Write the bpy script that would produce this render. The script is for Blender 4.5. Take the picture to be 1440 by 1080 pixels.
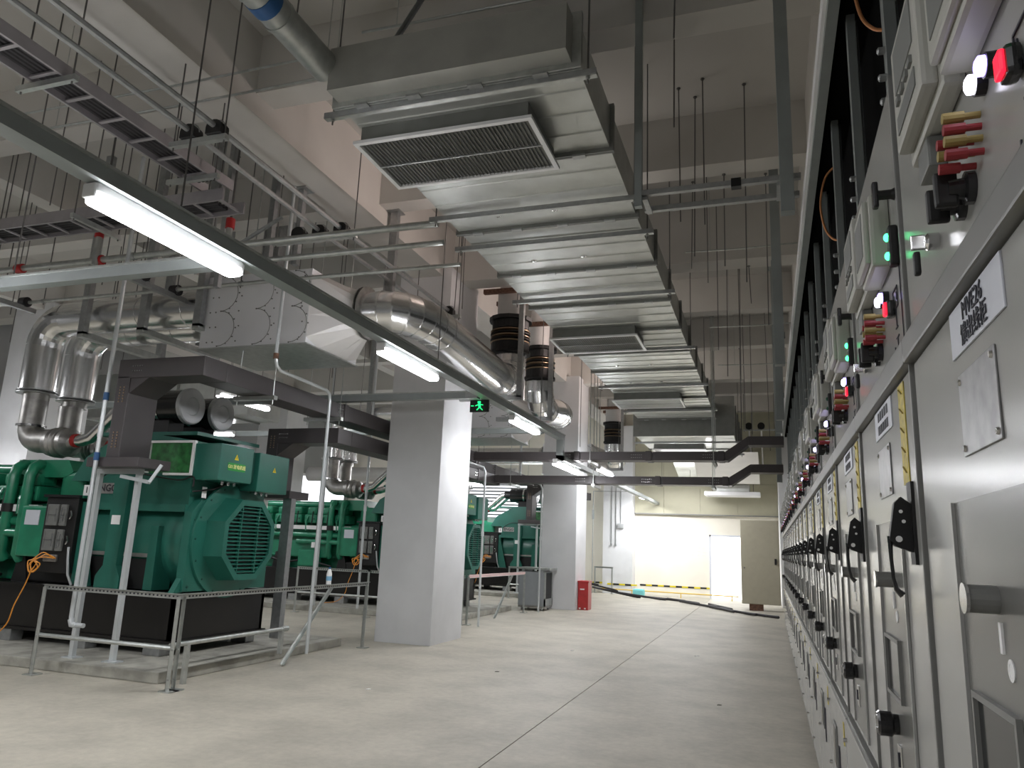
import bpy, bmesh, math, random
from mathutils import Vector, Matrix
random.seed(7)
PI = math.pi
sc = bpy.context.scene
COL = sc.collection
for o in list(bpy.data.objects): bpy.data.objects.remove(o)

# ------------------------------------------------------------------ camera, world, exposure
cam_d = bpy.data.cameras.new('camera'); cam = bpy.data.objects.new('camera', cam_d); COL.objects.link(cam)
cam_d.lens = 26.25; cam_d.sensor_width = 36; cam_d.clip_start = 0.02; cam_d.clip_end = 200
R = Matrix(((0.9470982, 0.0305190, 0.3194895), (0.3184631, -0.2128952, -0.9237190), (0.0398268, 0.9765983, -0.2113519)))
cam.matrix_world = Matrix.Translation((0, 0, 1.365)) @ R.to_4x4()
sc.camera = cam
w = bpy.data.worlds.new('world'); sc.world = w; w.use_nodes = True
w.node_tree.nodes['Background'].inputs[0].default_value = (0.75, 0.8, 0.9, 1)
w.node_tree.nodes['Background'].inputs[1].default_value = 0.6
sc.view_settings.view_transform = 'Standard'; sc.view_settings.look = 'None'
sc.view_settings.gamma = 1; sc.view_settings.use_curve_mapping = False
sc.view_settings.exposure = 0.80
TUBE_W = 16.0      # watts of every tube lamp
TUBE_E = 26.0       # visible brightness of every tube

# ------------------------------------------------------------------ materials
MAT = {}
def mat(name, col, rough=0.5, metal=0.0, noise=0.0, nscale=8.0, bump=0.0, bscale=60.0, emit=None, estr=0.0,
        col2=None, stretch=(1, 1, 1), alpha=None, coat=0.0):
    m = bpy.data.materials.new(name); m.use_nodes = True
    nt = m.node_tree; b = nt.nodes['Principled BSDF']
    b.inputs['Base Color'].default_value = (*col, 1)
    b.inputs['Roughness'].default_value = rough; b.inputs['Metallic'].default_value = metal
    if coat: b.inputs['Coat Weight'].default_value = coat
    tc = nt.nodes.new('ShaderNodeTexCoord'); mp = nt.nodes.new('ShaderNodeMapping')
    mp.inputs['Scale'].default_value = stretch
    nt.links.new(tc.outputs['Object'], mp.inputs[0])
    n = nt.nodes.new('ShaderNodeTexNoise'); n.inputs['Scale'].default_value = nscale; n.inputs['Detail'].default_value = 5
    nt.links.new(mp.outputs[0], n.inputs['Vector'])
    r = nt.nodes.new('ShaderNodeMix'); r.data_type = 'RGBA'
    c2 = col2 if col2 else tuple(c * (1 - noise) for c in col)
    r.inputs['A'].default_value = (*c2, 1); r.inputs['B'].default_value = (*col, 1)
    cr = nt.nodes.new('ShaderNodeMapRange'); cr.inputs['From Min'].default_value = 0.35; cr.inputs['From Max'].default_value = 0.62
    nt.links.new(n.outputs['Fac'], cr.inputs['Value']); nt.links.new(cr.outputs['Result'], r.inputs['Factor'])
    nt.links.new(r.outputs['Result'], b.inputs['Base Color'])
    if bump:
        n2 = nt.nodes.new('ShaderNodeTexNoise'); n2.inputs['Scale'].default_value = bscale
        nt.links.new(mp.outputs[0], n2.inputs['Vector'])
        bp = nt.nodes.new('ShaderNodeBump'); bp.inputs['Strength'].default_value = bump; bp.inputs['Distance'].default_value = 0.01
        nt.links.new(n2.outputs['Fac'], bp.inputs['Height']); nt.links.new(bp.outputs['Normal'], b.inputs['Normal'])
    if emit:
        b.inputs['Emission Color'].default_value = (*emit, 1); b.inputs['Emission Strength'].default_value = estr
    MAT[name] = m
    return m
mat('concrete', (0.45, 0.42, 0.35), 0.55, noise=0.20, nscale=1.7, bump=0.12, bscale=25)
_nt = MAT['concrete'].node_tree; _b = _nt.nodes['Principled BSDF']; _src = _b.inputs['Base Color'].links[0].from_socket
_n = _nt.nodes.new('ShaderNodeTexNoise'); _n.inputs['Scale'].default_value = 14; _n.inputs['Detail'].default_value = 8; _n.inputs['Roughness'].default_value = .7
_tc = [n for n in _nt.nodes if n.type == 'TEX_COORD'][0]; _nt.links.new(_tc.outputs['Object'], _n.inputs['Vector'])
_mr = _nt.nodes.new('ShaderNodeMapRange'); _mr.inputs['From Min'].default_value = .3; _mr.inputs['From Max'].default_value = .7; _mr.inputs['To Min'].default_value = .86; _mr.inputs['To Max'].default_value = 1.08
_nt.links.new(_n.outputs['Fac'], _mr.inputs['Value'])
_mx = _nt.nodes.new('ShaderNodeVectorMath'); _mx.operation = 'SCALE'; _nt.links.new(_src, _mx.inputs[0]); _nt.links.new(_mr.outputs['Result'], _mx.inputs['Scale']); _nt.links.new(_mx.outputs[0], _b.inputs['Base Color'])
mat('dark_joint', (0.16, 0.15, 0.13), 0.9)
mat('plinth_concrete', (0.40, 0.39, 0.34), 0.8, noise=0.35, nscale=5, bump=0.3, bscale=30)
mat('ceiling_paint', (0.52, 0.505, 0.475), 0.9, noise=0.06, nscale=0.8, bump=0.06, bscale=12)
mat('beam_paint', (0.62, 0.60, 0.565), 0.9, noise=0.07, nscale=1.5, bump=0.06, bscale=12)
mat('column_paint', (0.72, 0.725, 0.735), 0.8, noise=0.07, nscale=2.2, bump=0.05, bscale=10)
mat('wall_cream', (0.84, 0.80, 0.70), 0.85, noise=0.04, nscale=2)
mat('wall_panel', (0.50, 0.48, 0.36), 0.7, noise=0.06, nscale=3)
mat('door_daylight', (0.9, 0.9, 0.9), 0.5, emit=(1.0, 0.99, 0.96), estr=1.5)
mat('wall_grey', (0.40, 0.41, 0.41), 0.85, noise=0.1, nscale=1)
mat('door_white', (0.88, 0.88, 0.88), 0.7)
mat('galvanised', (0.52, 0.54, 0.52), 0.38, 0.75, noise=0.16, nscale=14, bump=0.03, bscale=8)
mat('duct_steel', (0.54, 0.555, 0.53), 0.36, 0.6, noise=0.13, nscale=5, bump=0.03, bscale=4)
mat('duct_dark', (0.24, 0.245, 0.23), 0.5, 0.4, noise=0.1)
mat('duct_face', (0.36, 0.36, 0.33), 0.55, 0.35, noise=0.12, nscale=4)
mat('strut_steel', (0.42, 0.43, 0.43), 0.42, 0.7, noise=0.15, nscale=20)
mat('rod_steel', (0.16, 0.155, 0.15), 0.5, 0.6)
mat('chrome_foil', (0.84, 0.84, 0.84), 0.22, 1.0, noise=0.06, nscale=3, bump=0.10, bscale=9)
mat('bare_steel', (0.45, 0.44, 0.42), 0.42, 0.85, noise=0.3, nscale=9)
mat('rusty', (0.24, 0.13, 0.09), 0.8, 0.3, noise=0.5, nscale=30)
mat('gold_band', (0.42, 0.30, 0.20), 0.35, 0.8)
mat('silencer_white', (0.82, 0.82, 0.84), 0.42, 0.05, noise=0.04, nscale=3)
mat('silencer_side', (0.68, 0.665, 0.65), 0.5, 0.1, noise=0.06, nscale=3)
mat('rail_paint', (0.33, 0.36, 0.355), 0.45, 0.4, noise=0.08, nscale=6)
mat('busbar_brown', (0.075, 0.066, 0.068), 0.42, 0.1, noise=0.1, nscale=4)
mat('ladder_steel', (0.36, 0.34, 0.35), 0.5, 0.5, noise=0.1)
mat('cable_black', (0.02, 0.018, 0.02), 0.6)
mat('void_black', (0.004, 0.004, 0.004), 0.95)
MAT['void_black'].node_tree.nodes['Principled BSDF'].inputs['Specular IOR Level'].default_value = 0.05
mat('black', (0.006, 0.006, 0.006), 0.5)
mat('black_gloss', (0.015, 0.015, 0.016), 0.22, coat=0.3)
mat('skid_black', (0.007, 0.006, 0.006), 0.3, noise=0.3, nscale=3)
mat('gen_green', (0.022, 0.150, 0.110), 0.36, noise=0.16, nscale=3, coat=0.15)
mat('gen_green_dark', (0.010, 0.075, 0.055), 0.5, noise=0.2, nscale=3)
mat('engine_green', (0.018, 0.235, 0.125), 0.33, noise=0.22, nscale=6, coat=0.2)
mat('filter_cap', (0.50, 0.51, 0.52), 0.4, 0.4)
mat('white_paint', (0.80, 0.80, 0.80), 0.45)
mat('sticker_white', (0.85, 0.85, 0.84), 0.6)
mat('sticker_green', (0.02, 0.30, 0.04), 0.5)
mat('warning_yellow', (0.75, 0.62, 0.02), 0.5)
mat('pale_yellow', (0.85, 0.85, 0.35), 0.5)
mat('red', (0.42, 0.02, 0.02), 0.4)
mat('red_box', (0.45, 0.03, 0.03), 0.35, noise=0.15)
mat('orange', (0.75, 0.30, 0.04), 0.45)
mat('blue_tape', (0.02, 0.09, 0.24), 0.5)
mat('pipe_white', (0.62, 0.65, 0.66), 0.3, 0.4)
mat('cabinet_grey', (0.36, 0.36, 0.345), 0.20, noise=0.03, nscale=2, bump=0.02, bscale=420)
mat('cabinet_trim', (0.22, 0.22, 0.21), 0.4, 0.1, noise=0.05)
mat('cabinet_recess', (0.16, 0.16, 0.15), 0.25, 0.1, bump=0.02, bscale=400)
mat('relay_grey', (0.42, 0.42, 0.38), 0.45)
mat('relay_dark', (0.17, 0.175, 0.165), 0.5)
mat('glass_dark', (0.02, 0.022, 0.022), 0.12)
mat('label_plate', (0.60, 0.62, 0.68), 0.4)
mat('ink', (0.02, 0.02, 0.03), 0.6)
mat('name_plate', (0.30, 0.30, 0.30), 0.33, 0.85, noise=0.3, nscale=30)
mat('sticker_yellow', (0.62, 0.50, 0.05), 0.5, noise=0.4, nscale=60)
mat('chrome', (0.75, 0.75, 0.75), 0.15, 1.0)
mat('knob_yellow', (0.32, 0.25, 0.08), 0.5)
mat('knob_red', (0.30, 0.03, 0.035), 0.5)
mat('copper', (0.55, 0.24, 0.10), 0.4, 0.6)
mat('led_green', (0.0, 0.3, 0.1), 0.4, emit=(0.05, 1.0, 0.3), estr=3)
mat('led_red', (0.4, 0.0, 0.02), 0.4, emit=(1.0, 0.01, 0.03), estr=1.3)
mat('led_white', (0.8, 0.8, 1.0), 0.4, emit=(0.85, 0.83, 1.0), estr=4)
mat('led_violet', (0.3, 0.2, 0.8), 0.4, emit=(0.45, 0.35, 1.0), estr=1.8)
mat('led_red_off', (0.12, 0.01, 0.02), 0.3)
mat('led_green_off', (0.01, 0.08, 0.04), 0.3)
mat('led_far', (0.6, 0.6, 1.0), 0.4, emit=(0.62, 0.55, 1.0), estr=5)
mat('exit_green', (0.0, 0.3, 0.08), 0.4, emit=(0.02, 1.0, 0.25), estr=1.0)
mat('tube', (0.9, 0.9, 0.95), 0.4, emit=(0.97, 0.97, 1.0), estr=TUBE_E)
mat('daylight_pane', (0.8, 0.8, 0.85), 0.4, emit=(0.93, 0.95, 1.0), estr=0.9)
mat('cabinet_beige', (0.40, 0.37, 0.28), 0.5, noise=0.05)
mat('trolley_grey', (0.36, 0.38, 0.40), 0.4, 0.2, noise=0.05)
mat('rail_yellow', (0.70, 0.48, 0.08), 0.5)
mat('corrugated', (0.50, 0.51, 0.52), 0.45, 0.5, noise=0.1, nscale=3)
mat('tape_stripe', (0.8, 0.55, 0.55), 0.5)
mat('cyan_cloth', (0.20, 0.60, 0.62), 0.7)
mat('bottle_blue', (0.25, 0.50, 0.72), 0.2)
mat('window_green', (0.03, 0.20, 0.05), 0.4, noise=0.6, nscale=12)

# ------------------------------------------------------------------ mesh helper
ORG = {}
def org(o):
    return ORG.get(o.name, Vector((0, 0, 0))) if o else Vector((0, 0, 0))
class MB:
    def __init__(s): s.v = []; s.f = []; s.sm = set()
    def add(s, vs, fs, smooth=False):
        k = len(s.v); s.v += [tuple(v) for v in vs]
        for f in fs:
            if smooth: s.sm.add(len(s.f))
            s.f.append([i + k for i in f])
        return s
    def box(s, x0, x1, y0, y1, z0, z1):
        v = [(x, y, z) for z in (z0, z1) for y in (y0, y1) for x in (x0, x1)]
        return s.add(v, [(0, 2, 3, 1), (4, 5, 7, 6), (0, 1, 5, 4), (2, 6, 7, 3), (0, 4, 6, 2), (1, 3, 7, 5)])
    def cbox(s, c, d): return s.box(c[0]-d[0]/2, c[0]+d[0]/2, c[1]-d[1]/2, c[1]+d[1]/2, c[2]-d[2]/2, c[2]+d[2]/2)
    def rbox(s, x0, x1, y0, y1, z0, z1, b=0.02):
        "box with chamfered edges"
        bm = bmesh.new(); bmesh.ops.create_cube(bm, size=1)
        for v in bm.verts:
            v.co = Vector(((x0+x1)/2 + v.co.x*(x1-x0), (y0+y1)/2 + v.co.y*(y1-y0), (z0+z1)/2 + v.co.z*(z1-z0)))
        b = min(b, abs(x1-x0)*.45, abs(y1-y0)*.45, abs(z1-z0)*.45)
        bmesh.ops.bevel(bm, geom=list(bm.edges), offset=b, segments=2, affect='EDGES', profile=0.6)
        bm.verts.index_update()
        s.add([v.co[:] for v in bm.verts], [[v.index for v in f.verts] for f in bm.faces]); bm.free(); return s
    def bar(s, a, b, w, h=None, up=(0, 0, 1)):
        a = Vector(a); b = Vector(b); d = (b-a).normalized(); h = h or w; up = Vector(up)
        if abs(d.dot(up)) > .98: up = Vector((0, 1, 0))
        x = d.cross(up).normalized(); y = x.cross(d)
        v = [p + x*sx*w/2 + y*sy*h/2 for p in (a, b) for sx, sy in ((-1,-1),(1,-1),(1,1),(-1,1))]
        return s.add(v, [(0,1,2,3),(7,6,5,4),(0,4,5,1),(1,5,6,2),(2,6,7,3),(3,7,4,0)])
    def prism(s, pts, axis, a, b):
        "polygon in the plane perpendicular to axis, extruded from a to b"
        def P(p, t): return {'x': (t, p[0], p[1]), 'y': (p[0], t, p[1]), 'z': (p[0], p[1], t)}[axis]
        n = len(pts); v = [P(p, a) for p in pts] + [P(p, b) for p in pts]
        return s.add(v, [list(range(n))[::-1], list(range(n, 2*n))] + [(i, (i+1) % n, (i+1) % n+n, i+n) for i in range(n)])
    def tube(s, pts, r, n=8, caps=True, smooth=True):
        pts = [Vector(p) for p in pts]; rs = r if isinstance(r, (list, tuple)) else [r]*len(pts)
        d0 = (pts[1]-pts[0]).normalized(); up = Vector((0, 0, 1)) if abs(d0.z) < .9 else Vector((0, 1, 0))
        x = d0.cross(up).normalized(); vs = []
        for i, p in enumerate(pts):
            d = ((pts[min(i+1, len(pts)-1)]-p).normalized() + (p-pts[max(i-1, 0)]).normalized())
            if d.length < 1e-6: d = pts[min(i+1, len(pts)-1)]-pts[max(i-1, 0)]
            d.normalize(); x = (x - d*x.dot(d)).normalized(); y = d.cross(x)
            for k in range(n):
                a = 2*PI*k/n; vs.append(p + (x*math.cos(a)+y*math.sin(a))*rs[i])
        m = len(pts)
        fs = [(i*n+k, i*n+(k+1) % n, (i+1)*n+(k+1) % n, (i+1)*n+k) for i in range(m-1) for k in range(n)]
        s.add(vs, fs, smooth)
        if caps: 
            k0 = len(s.v)-m*n
            s.f.append([k0+i for i in range(n)][::-1]); s.f.append([k0+(m-1)*n+i for i in range(n)])
        return s
    def lathe(s, base, axis, prof, n=24):
        "prof: (distance along axis, radius)"
        ax = Vector(axis).normalized(); b = Vector(base); q = []
        pts = [b+ax*t for t, r in prof]; up = Vector((0, 0, 1)) if abs(ax.z) < .9 else Vector((0, 1, 0))
        x = ax.cross(up).normalized(); y = ax.cross(x); vs = []
        for (t, r), p in zip(prof, pts):
            for k in range(n):
                a = 2*PI*k/n; vs.append(p+(x*math.cos(a)+y*math.sin(a))*r)
        m = len(prof); k0 = len(s.v)
        s.add(vs, [(i*n+(k+1) % n, i*n+k, (i+1)*n+k, (i+1)*n+(k+1) % n) for i in range(m-1) for k in range(n)], False)
        s.f.append([k0+i for i in range(n)]); s.f.append([k0+(m-1)*n+i for i in range(n)][::-1])
        return s
    def build(s, name, material, parent=None, kind=None, smooth=False):
        o0 = org(parent)
        me = bpy.data.meshes.new(name)
        me.from_pydata([(v[0]-o0.x, v[1]-o0.y, v[2]-o0.z) for v in s.v], [], s.f)
        for i in s.sm: me.polygons[i].use_smooth = True
        if smooth:
            for p in me.polygons: p.use_smooth = True
        if smooth or s.sm: me.set_sharp_from_angle(angle=0.75)
        me.materials.append(MAT[material]); me.update()
        bm = bmesh.new(); bm.from_mesh(me); bmesh.ops.recalc_face_normals(bm, faces=bm.faces); bm.to_mesh(me); bm.free()
        o = bpy.data.objects.new(name, me); COL.objects.link(o)
        if parent: o.parent = parent; ORG[o.name] = o0
        if kind: o['kind'] = kind
        return o
def arc(c, r, a0, a1, u, v, n=8):
    c = Vector(c); u = Vector(u); v = Vector(v)
    return [c + u*r*math.cos(a0+(a1-a0)*i/n) + v*r*math.sin(a0+(a1-a0)*i/n) for i in range(n+1)]
def spline(pts, n=5):
    p = [Vector(q) for q in pts]; out = []
    for i in range(len(p)-1):
        a, b, c, d = p[max(i-1, 0)], p[i], p[i+1], p[min(i+2, len(p)-1)]
        for k in range(n):
            t = k/n; out.append(.5*((2*b)+(c-a)*t+(2*a-5*b+4*c-d)*t*t+(3*b-3*c+d-a)*t**3))
    return out+[p[-1]]
def thing(name, label, cat, loc=(0, 0, 0), group=None):
    o = bpy.data.objects.new(name, None); COL.objects.link(o); o.location = loc; o.empty_display_size = .1
    o['label'] = label; o['category'] = cat
    if group: o['group'] = group
    ORG[o.name] = Vector(loc); return o
def tag(o, label, cat, group=None):
    o['label'] = label; o['category'] = cat
    if group: o['group'] = group
    return o
KIDS = {}
def copy_tree(o, parent=None):
    c = o.copy(); COL.objects.link(c); c.parent = parent
    ORG[c.name] = ORG.get(o.name, Vector((0, 0, 0)))
    for ch in [x for x in o.children]: copy_tree(ch, c)
    return c
def dup(root, delta, label, group=None):
    c = copy_tree(root); c.location = root.location + Vector(delta); c['label'] = label
    ORG[c.name] = Vector(c.location)
    if group: c['group'] = group
    return c
def box(name, m, parent, *a): return MB().box(*a).build(name, m, parent)
ORDN = ['first','second','third','fourth','fifth','sixth','seventh','eighth','ninth','tenth','eleventh','twelfth','thirteenth',
        'fourteenth','fifteenth','sixteenth','seventeenth','eighteenth','nineteenth','twentieth']
def text(body, size, loc, rot, m, parent, name='lettering', bold=0.0, sx=1.0):
    cu = bpy.data.curves.new(name, 'FONT'); cu.body = body; cu.size = size; cu.align_x = 'CENTER'; cu.align_y = 'CENTER'
    cu.extrude = 0.0006; cu.offset = bold; cu.resolution_u = 2
    cu.materials.append(MAT[m])
    tmp = bpy.data.objects.new(name, cu); COL.objects.link(tmp); bpy.context.view_layer.update()
    me = bpy.data.meshes.new_from_object(tmp.evaluated_get(bpy.context.evaluated_depsgraph_get()))
    bpy.data.objects.remove(tmp); bpy.data.curves.remove(cu)
    if not me.materials: me.materials.append(MAT[m])
    me.name = name; o = bpy.data.objects.new(name, me); COL.objects.link(o)
    o.parent = parent; o.location = Vector(loc)-org(parent); o.rotation_euler = rot; o.scale = (sx, 1, 1)
    return o

# ------------------------------------------------------------------ setting
def struct(name, mb, m, parent=None):
    o = mb.build(name, m, parent); o['kind'] = 'structure'; return o
XL, XR, YB, YN, ZC = -15.0, 2.6, 25.0, -5.0, 6.1
struct('floor', MB().box(XL, -1.765, YN, YB, -.1, 0), 'concrete')
struct('floor', MB().box(-1.757, XR, YN, YB, -.1, 0), 'concrete')
struct('floor', MB().box(-1.765, -1.757, YN, YB, -.1, -.012), 'dark_joint')
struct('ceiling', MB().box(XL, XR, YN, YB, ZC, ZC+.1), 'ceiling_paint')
struct('wall_back', MB().box(XL, XR, YB, YB+.15, 0, ZC), 'wall_cream')
struct('wall_front', MB().box(XL, XR, YN-.15, YN, 0, ZC), 'wall_grey')
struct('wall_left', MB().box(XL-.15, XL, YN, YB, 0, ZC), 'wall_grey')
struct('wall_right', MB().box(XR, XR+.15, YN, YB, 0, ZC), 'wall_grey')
# soffit of beige panels over the far wall, one panel at a time
so = struct('trim_1', MB().box(-4.15, 2.6, YB-.10, YB, 2.58, ZC), 'wall_panel')
xs = [-4.15, -3.2, -2.05, -.9, .3]
for i in range(len(xs)-1):
    for z0, z1 in ((2.58, 3.55), (3.56, 4.6)):
        MB().box(xs[i]+.006, xs[i+1]-.006, YB-.13, YB-.10, z0, z1).build('panel', 'wall_panel', so)
MB().box(-4.2, .3, YB-.16, YB-.10, 2.545, 2.58).build('edge_strip', 'cabinet_trim', so)
# columns
struct('column', MB().box(-5.2, -4.36, 9.66, 10.75, 0, 5.4), 'column_paint')['label'] = 'white concrete column'
struct('column', MB().box(-5.0, -4.18, 17.0, 18.0, 0, 5.4), 'column_paint')
struct('column', MB().box(-5.1, -4.15, 24.4, 25.0, 0, 5.4), 'column_paint')
struct('column', MB().box(-13.2, -12.3, 9.66, 10.75, 0, 5.4), 'column_paint')
struct('column', MB().box(-13.2, -12.3, 17.0, 18.0, 0, 5.4), 'column_paint')
struct('column', MB().box(1.6, 2.4, 17.0, 18.0, 0, 5.4), 'column_paint')
# girders and beams
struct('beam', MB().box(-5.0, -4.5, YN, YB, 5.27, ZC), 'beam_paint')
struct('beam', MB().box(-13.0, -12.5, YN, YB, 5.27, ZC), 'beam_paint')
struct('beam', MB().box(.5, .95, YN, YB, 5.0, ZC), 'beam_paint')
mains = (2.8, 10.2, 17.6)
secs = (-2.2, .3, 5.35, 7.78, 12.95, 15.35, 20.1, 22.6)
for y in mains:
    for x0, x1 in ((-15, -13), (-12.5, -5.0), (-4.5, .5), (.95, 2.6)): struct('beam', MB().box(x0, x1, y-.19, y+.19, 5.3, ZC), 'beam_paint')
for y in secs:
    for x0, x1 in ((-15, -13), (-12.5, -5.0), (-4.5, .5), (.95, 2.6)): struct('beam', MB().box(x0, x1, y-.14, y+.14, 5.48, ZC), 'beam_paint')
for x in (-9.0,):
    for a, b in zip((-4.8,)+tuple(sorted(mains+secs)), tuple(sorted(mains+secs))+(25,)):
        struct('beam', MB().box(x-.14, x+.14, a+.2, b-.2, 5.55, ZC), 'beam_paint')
# conduit line on the left wall side and windows: bright panes far behind the engines
wn = struct('window_1', MB().box(XL, XL+.06, 19.0, 24.6, .9, 3.5), 'white_paint')
for k in range(4): MB().box(XL+.06, XL+.08, 19.1+k*1.38, 20.4+k*1.38, 1.0, 3.4).build('pane', 'daylight_pane', wn)
cw = thing('corrugated_sheet', 'grey corrugated sheet on the far left wall behind the nearest engine', 'wall sheet', (XL+.1, 11, 0))
for k in range(46): MB().box(XL+.01, XL+(.07 if k % 2 else .04), 8.0+k*.11, 8.09+k*.11, .1, 3.6).build('corrugation', 'corrugated', cw)
lv = struct('window_2', MB().box(-11.5, -6.0, YB-.07, YB, 1.9, 3.7), 'white_paint')
MB().box(-11.4, -6.1, YB-.09, YB-.07, 2.0, 3.6).build('pane', 'daylight_pane', lv)
for k in range(14): MB().box(-11.4, -6.1, YB-.14, YB-.10, 2.03+k*.115, 2.08+k*.115).build('louvre_slat', 'strut_steel', lv)
# door in the bright far wall
dr = struct('door_1', MB().box(-1.80, -.60, YB-.04, YB, 0, 1.95), 'door_white')
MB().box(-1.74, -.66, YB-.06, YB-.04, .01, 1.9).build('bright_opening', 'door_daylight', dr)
MB().box(-1.80, -1.74, YB-.08, YB-.04, 0, 1.95).build('door_frame', 'label_plate', dr)
MB().box(-1.80, -.60, YB-.08, YB-.04, 1.9, 1.95).build('door_frame', 'label_plate', dr)
# striped hazard band on the far wall
hz = thing('hazard_band', 'black and yellow hazard stripe along the foot of the far wall', 'stripe', (-3, YB, .3))
for k in range(26):
    x = -5.7+k*.19
    if x > -.8: break
    yy = 24.4 if -5.1 <= x < -4.15 else YB
    MB().box(x, x+.19, yy-.012, yy-.001, .27, .32).build('stripe', 'black' if k % 2 else 'warning_yellow', hz)

# ------------------------------------------------------------------ tube lamps
def lamp(x, y0, y1, z, label, axis='y', power=1.0, rods=False):
    c = (x, (y0+y1)/2, z) if axis == 'y' else ((y0+y1)/2, x, z)
    t = thing('tube_lamp', label, 'lamp', c)
    def B(a0, a1, b0, b1, z0, z1): return (a0, a1, b0, b1, z0, z1) if axis == 'y' else (b0, b1, a0, a1, z0, z1)
    MB().rbox(*B(x-.045, x+.045, y0, y1, z+.012, z+.07), b=.012).build('lamp_housing', 'white_paint', t)
    MB().rbox(*B(x-.058, x+.058, y0+.02, y1-.02, z-.045, z+.012), b=.025).build('diffuser', 'tube', t)
    for e in (y0, y1): MB().rbox(*B(x-.042, x+.042, e-.012, e+.012, z-.02, z+.06), b=.008).build('end_cap', 'white_paint', t)
    ld = bpy.data.lights.new('tube_light', 'AREA'); ld.shape = 'RECTANGLE'; ld.size = .12 if axis == 'y' else y1-y0
    ld.size_y = y1-y0 if axis == 'y' else .12; ld.energy = TUBE_W*power; ld.color = (.96, .97, 1.0)
    lo = bpy.data.objects.new('tube_light', ld); COL.objects.link(lo); lo.parent = t; lo.location = (0, 0, -.06)
    if rods:
        for q in (.2, .8):
            a = y0+(y1-y0)*q; p = (x, a) if axis == 'y' else (a, x)
            MB().tube([(p[0], p[1], z+.06), (p[0], p[1], ZC)], .005, 5).build('hanger_rod', 'rod_steel', t)
    return t
ZL = 3.13
lamp(-3.42, 2.78, 4.0, ZL, 'large bright tube lamp under the grey rail, nearest the camera')
lamp(-3.42, 6.05, 7.3, ZL, 'tube lamp under the grey rail in front of the first column')
lamp(-3.42, 9.95, 11.2, ZL, 'tube lamp under the grey rail just past the green exit sign')
lamp(-3.42, 12.3, 13.9, 2.78, 'tube lamp on the lowered rail end above the dark busbar')
lamp(-3.5, 16.2, 17.6, 3.1, 'small tube lamp between the two busbar crossings')
lamp(-3.7, 23.3, 24.0, 3.0, 'tiny tube lamp in front of the far wall panels', power=1.6)
lamp(-5.85, 2.6, 3.88, 3.02, 'tube lamp cut by the left picture edge below the cross rail')
lamp(13.0, -12.1, -10.7, 3.45, 'tube lamp seen over the terminal boxes of the nearest generator', 'x', rods=True)
lamp(8.3, -13.0, -11.75, 2.95, 'tube lamp at the left edge beside the exhaust pipes', 'x', rods=True)
lamp(-8.3, 9.6, 10.9, 3.55, 'rounded lamp glow above the second busbar', power=1, rods=True)
lamp(20.5, -9.0, -7.6, 3.1, 'tube lamp beyond the second generator', 'x', rods=True)
lamp(17.2, -8.6, -7.2, 3.2, 'tube lamp over the second generator seen left of the column', 'x', rods=True)
lamp(22.5, -7.4, -6.0, 2.9, 'tube lamp over the third generator', 'x', rods=True)
lamp(-3.42, -1.6, -.4, ZL, 'added unseen tube lamp on the rail behind the camera', power=1.4)  # out of view, added for ambient light in the closed room
lamp(-8.2, 1.6, 2.8, 3.3, 'added fill tube lamp left of the picture in front of the exhaust pipes', power=2.0, rods=True)  # out of view, added to brighten the silencer front
lamp(-11.5, 5.0, 6.2, 3.4, 'added fill tube lamp left of the picture beside the nearest engine', power=1.6, rods=True)  # out of view, added as more fill for the left side
lamp(-1.0, -3.2, -2.0, 3.6, 'added unseen tube lamp overhead behind the camera', power=.6, rods=True)  # unseen lamp added for ambient light from behind
lamp(23.0, -3.3, -1.9, 3.47, 'tube lamp below the far duct end', 'x', power=2.9, rods=True)
lamp(19.6, -2.6, -1.3, 3.76, 'tube lamp behind the upper busbar crossing at the far end', 'x', power=2.5, rods=True)
# made-up fill lamps on top of the duct, added for the warm girder glow
for i, (px, py, e) in enumerate(((-2.3, 7.6, 12), (-2.3, 11.5, 12), (-2.3, 16.5, 14), (-1.6, 21.0, 8))):
    wl = thing('added_fill_lamp', 'added warm fill lamp lying on the duct, %s from the camera' % ORDN[i], 'lamp', (px, py, 4.80))
    MB().rbox(px-.12, px+.12, py-.08, py+.08, 4.70, 4.78, b=.01).build('lamp_body', 'black', wl)
    MB().rbox(px-.10, px+.10, py-.06, py+.06, 4.78, 4.80, b=.005).build('lamp_glass', 'white_paint', wl)
    ld = bpy.data.lights.new('added_fill_light', 'SPOT'); ld.energy = e*3.2; ld.color = (1.0, .80, .74); ld.shadow_soft_size = .15; ld.spot_size = 2.3; ld.spot_blend = .7
    lo = bpy.data.objects.new('added_fill_light', ld); COL.objects.link(lo); lo.parent = wl; lo.location = (0, 0, .12); lo.rotation_euler = (0, PI/2+.25, 0)
    ld = bpy.data.lights.new('added_fill_light', 'POINT'); ld.energy = e*.55; ld.color = (1.0, .92, .86); ld.shadow_soft_size = .2  # neutral fill added to lift the ceiling right of the duct
    lo = bpy.data.objects.new('added_fill_light', ld); COL.objects.link(lo); lo.parent = wl; lo.location = (.3, 0, .12)

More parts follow.
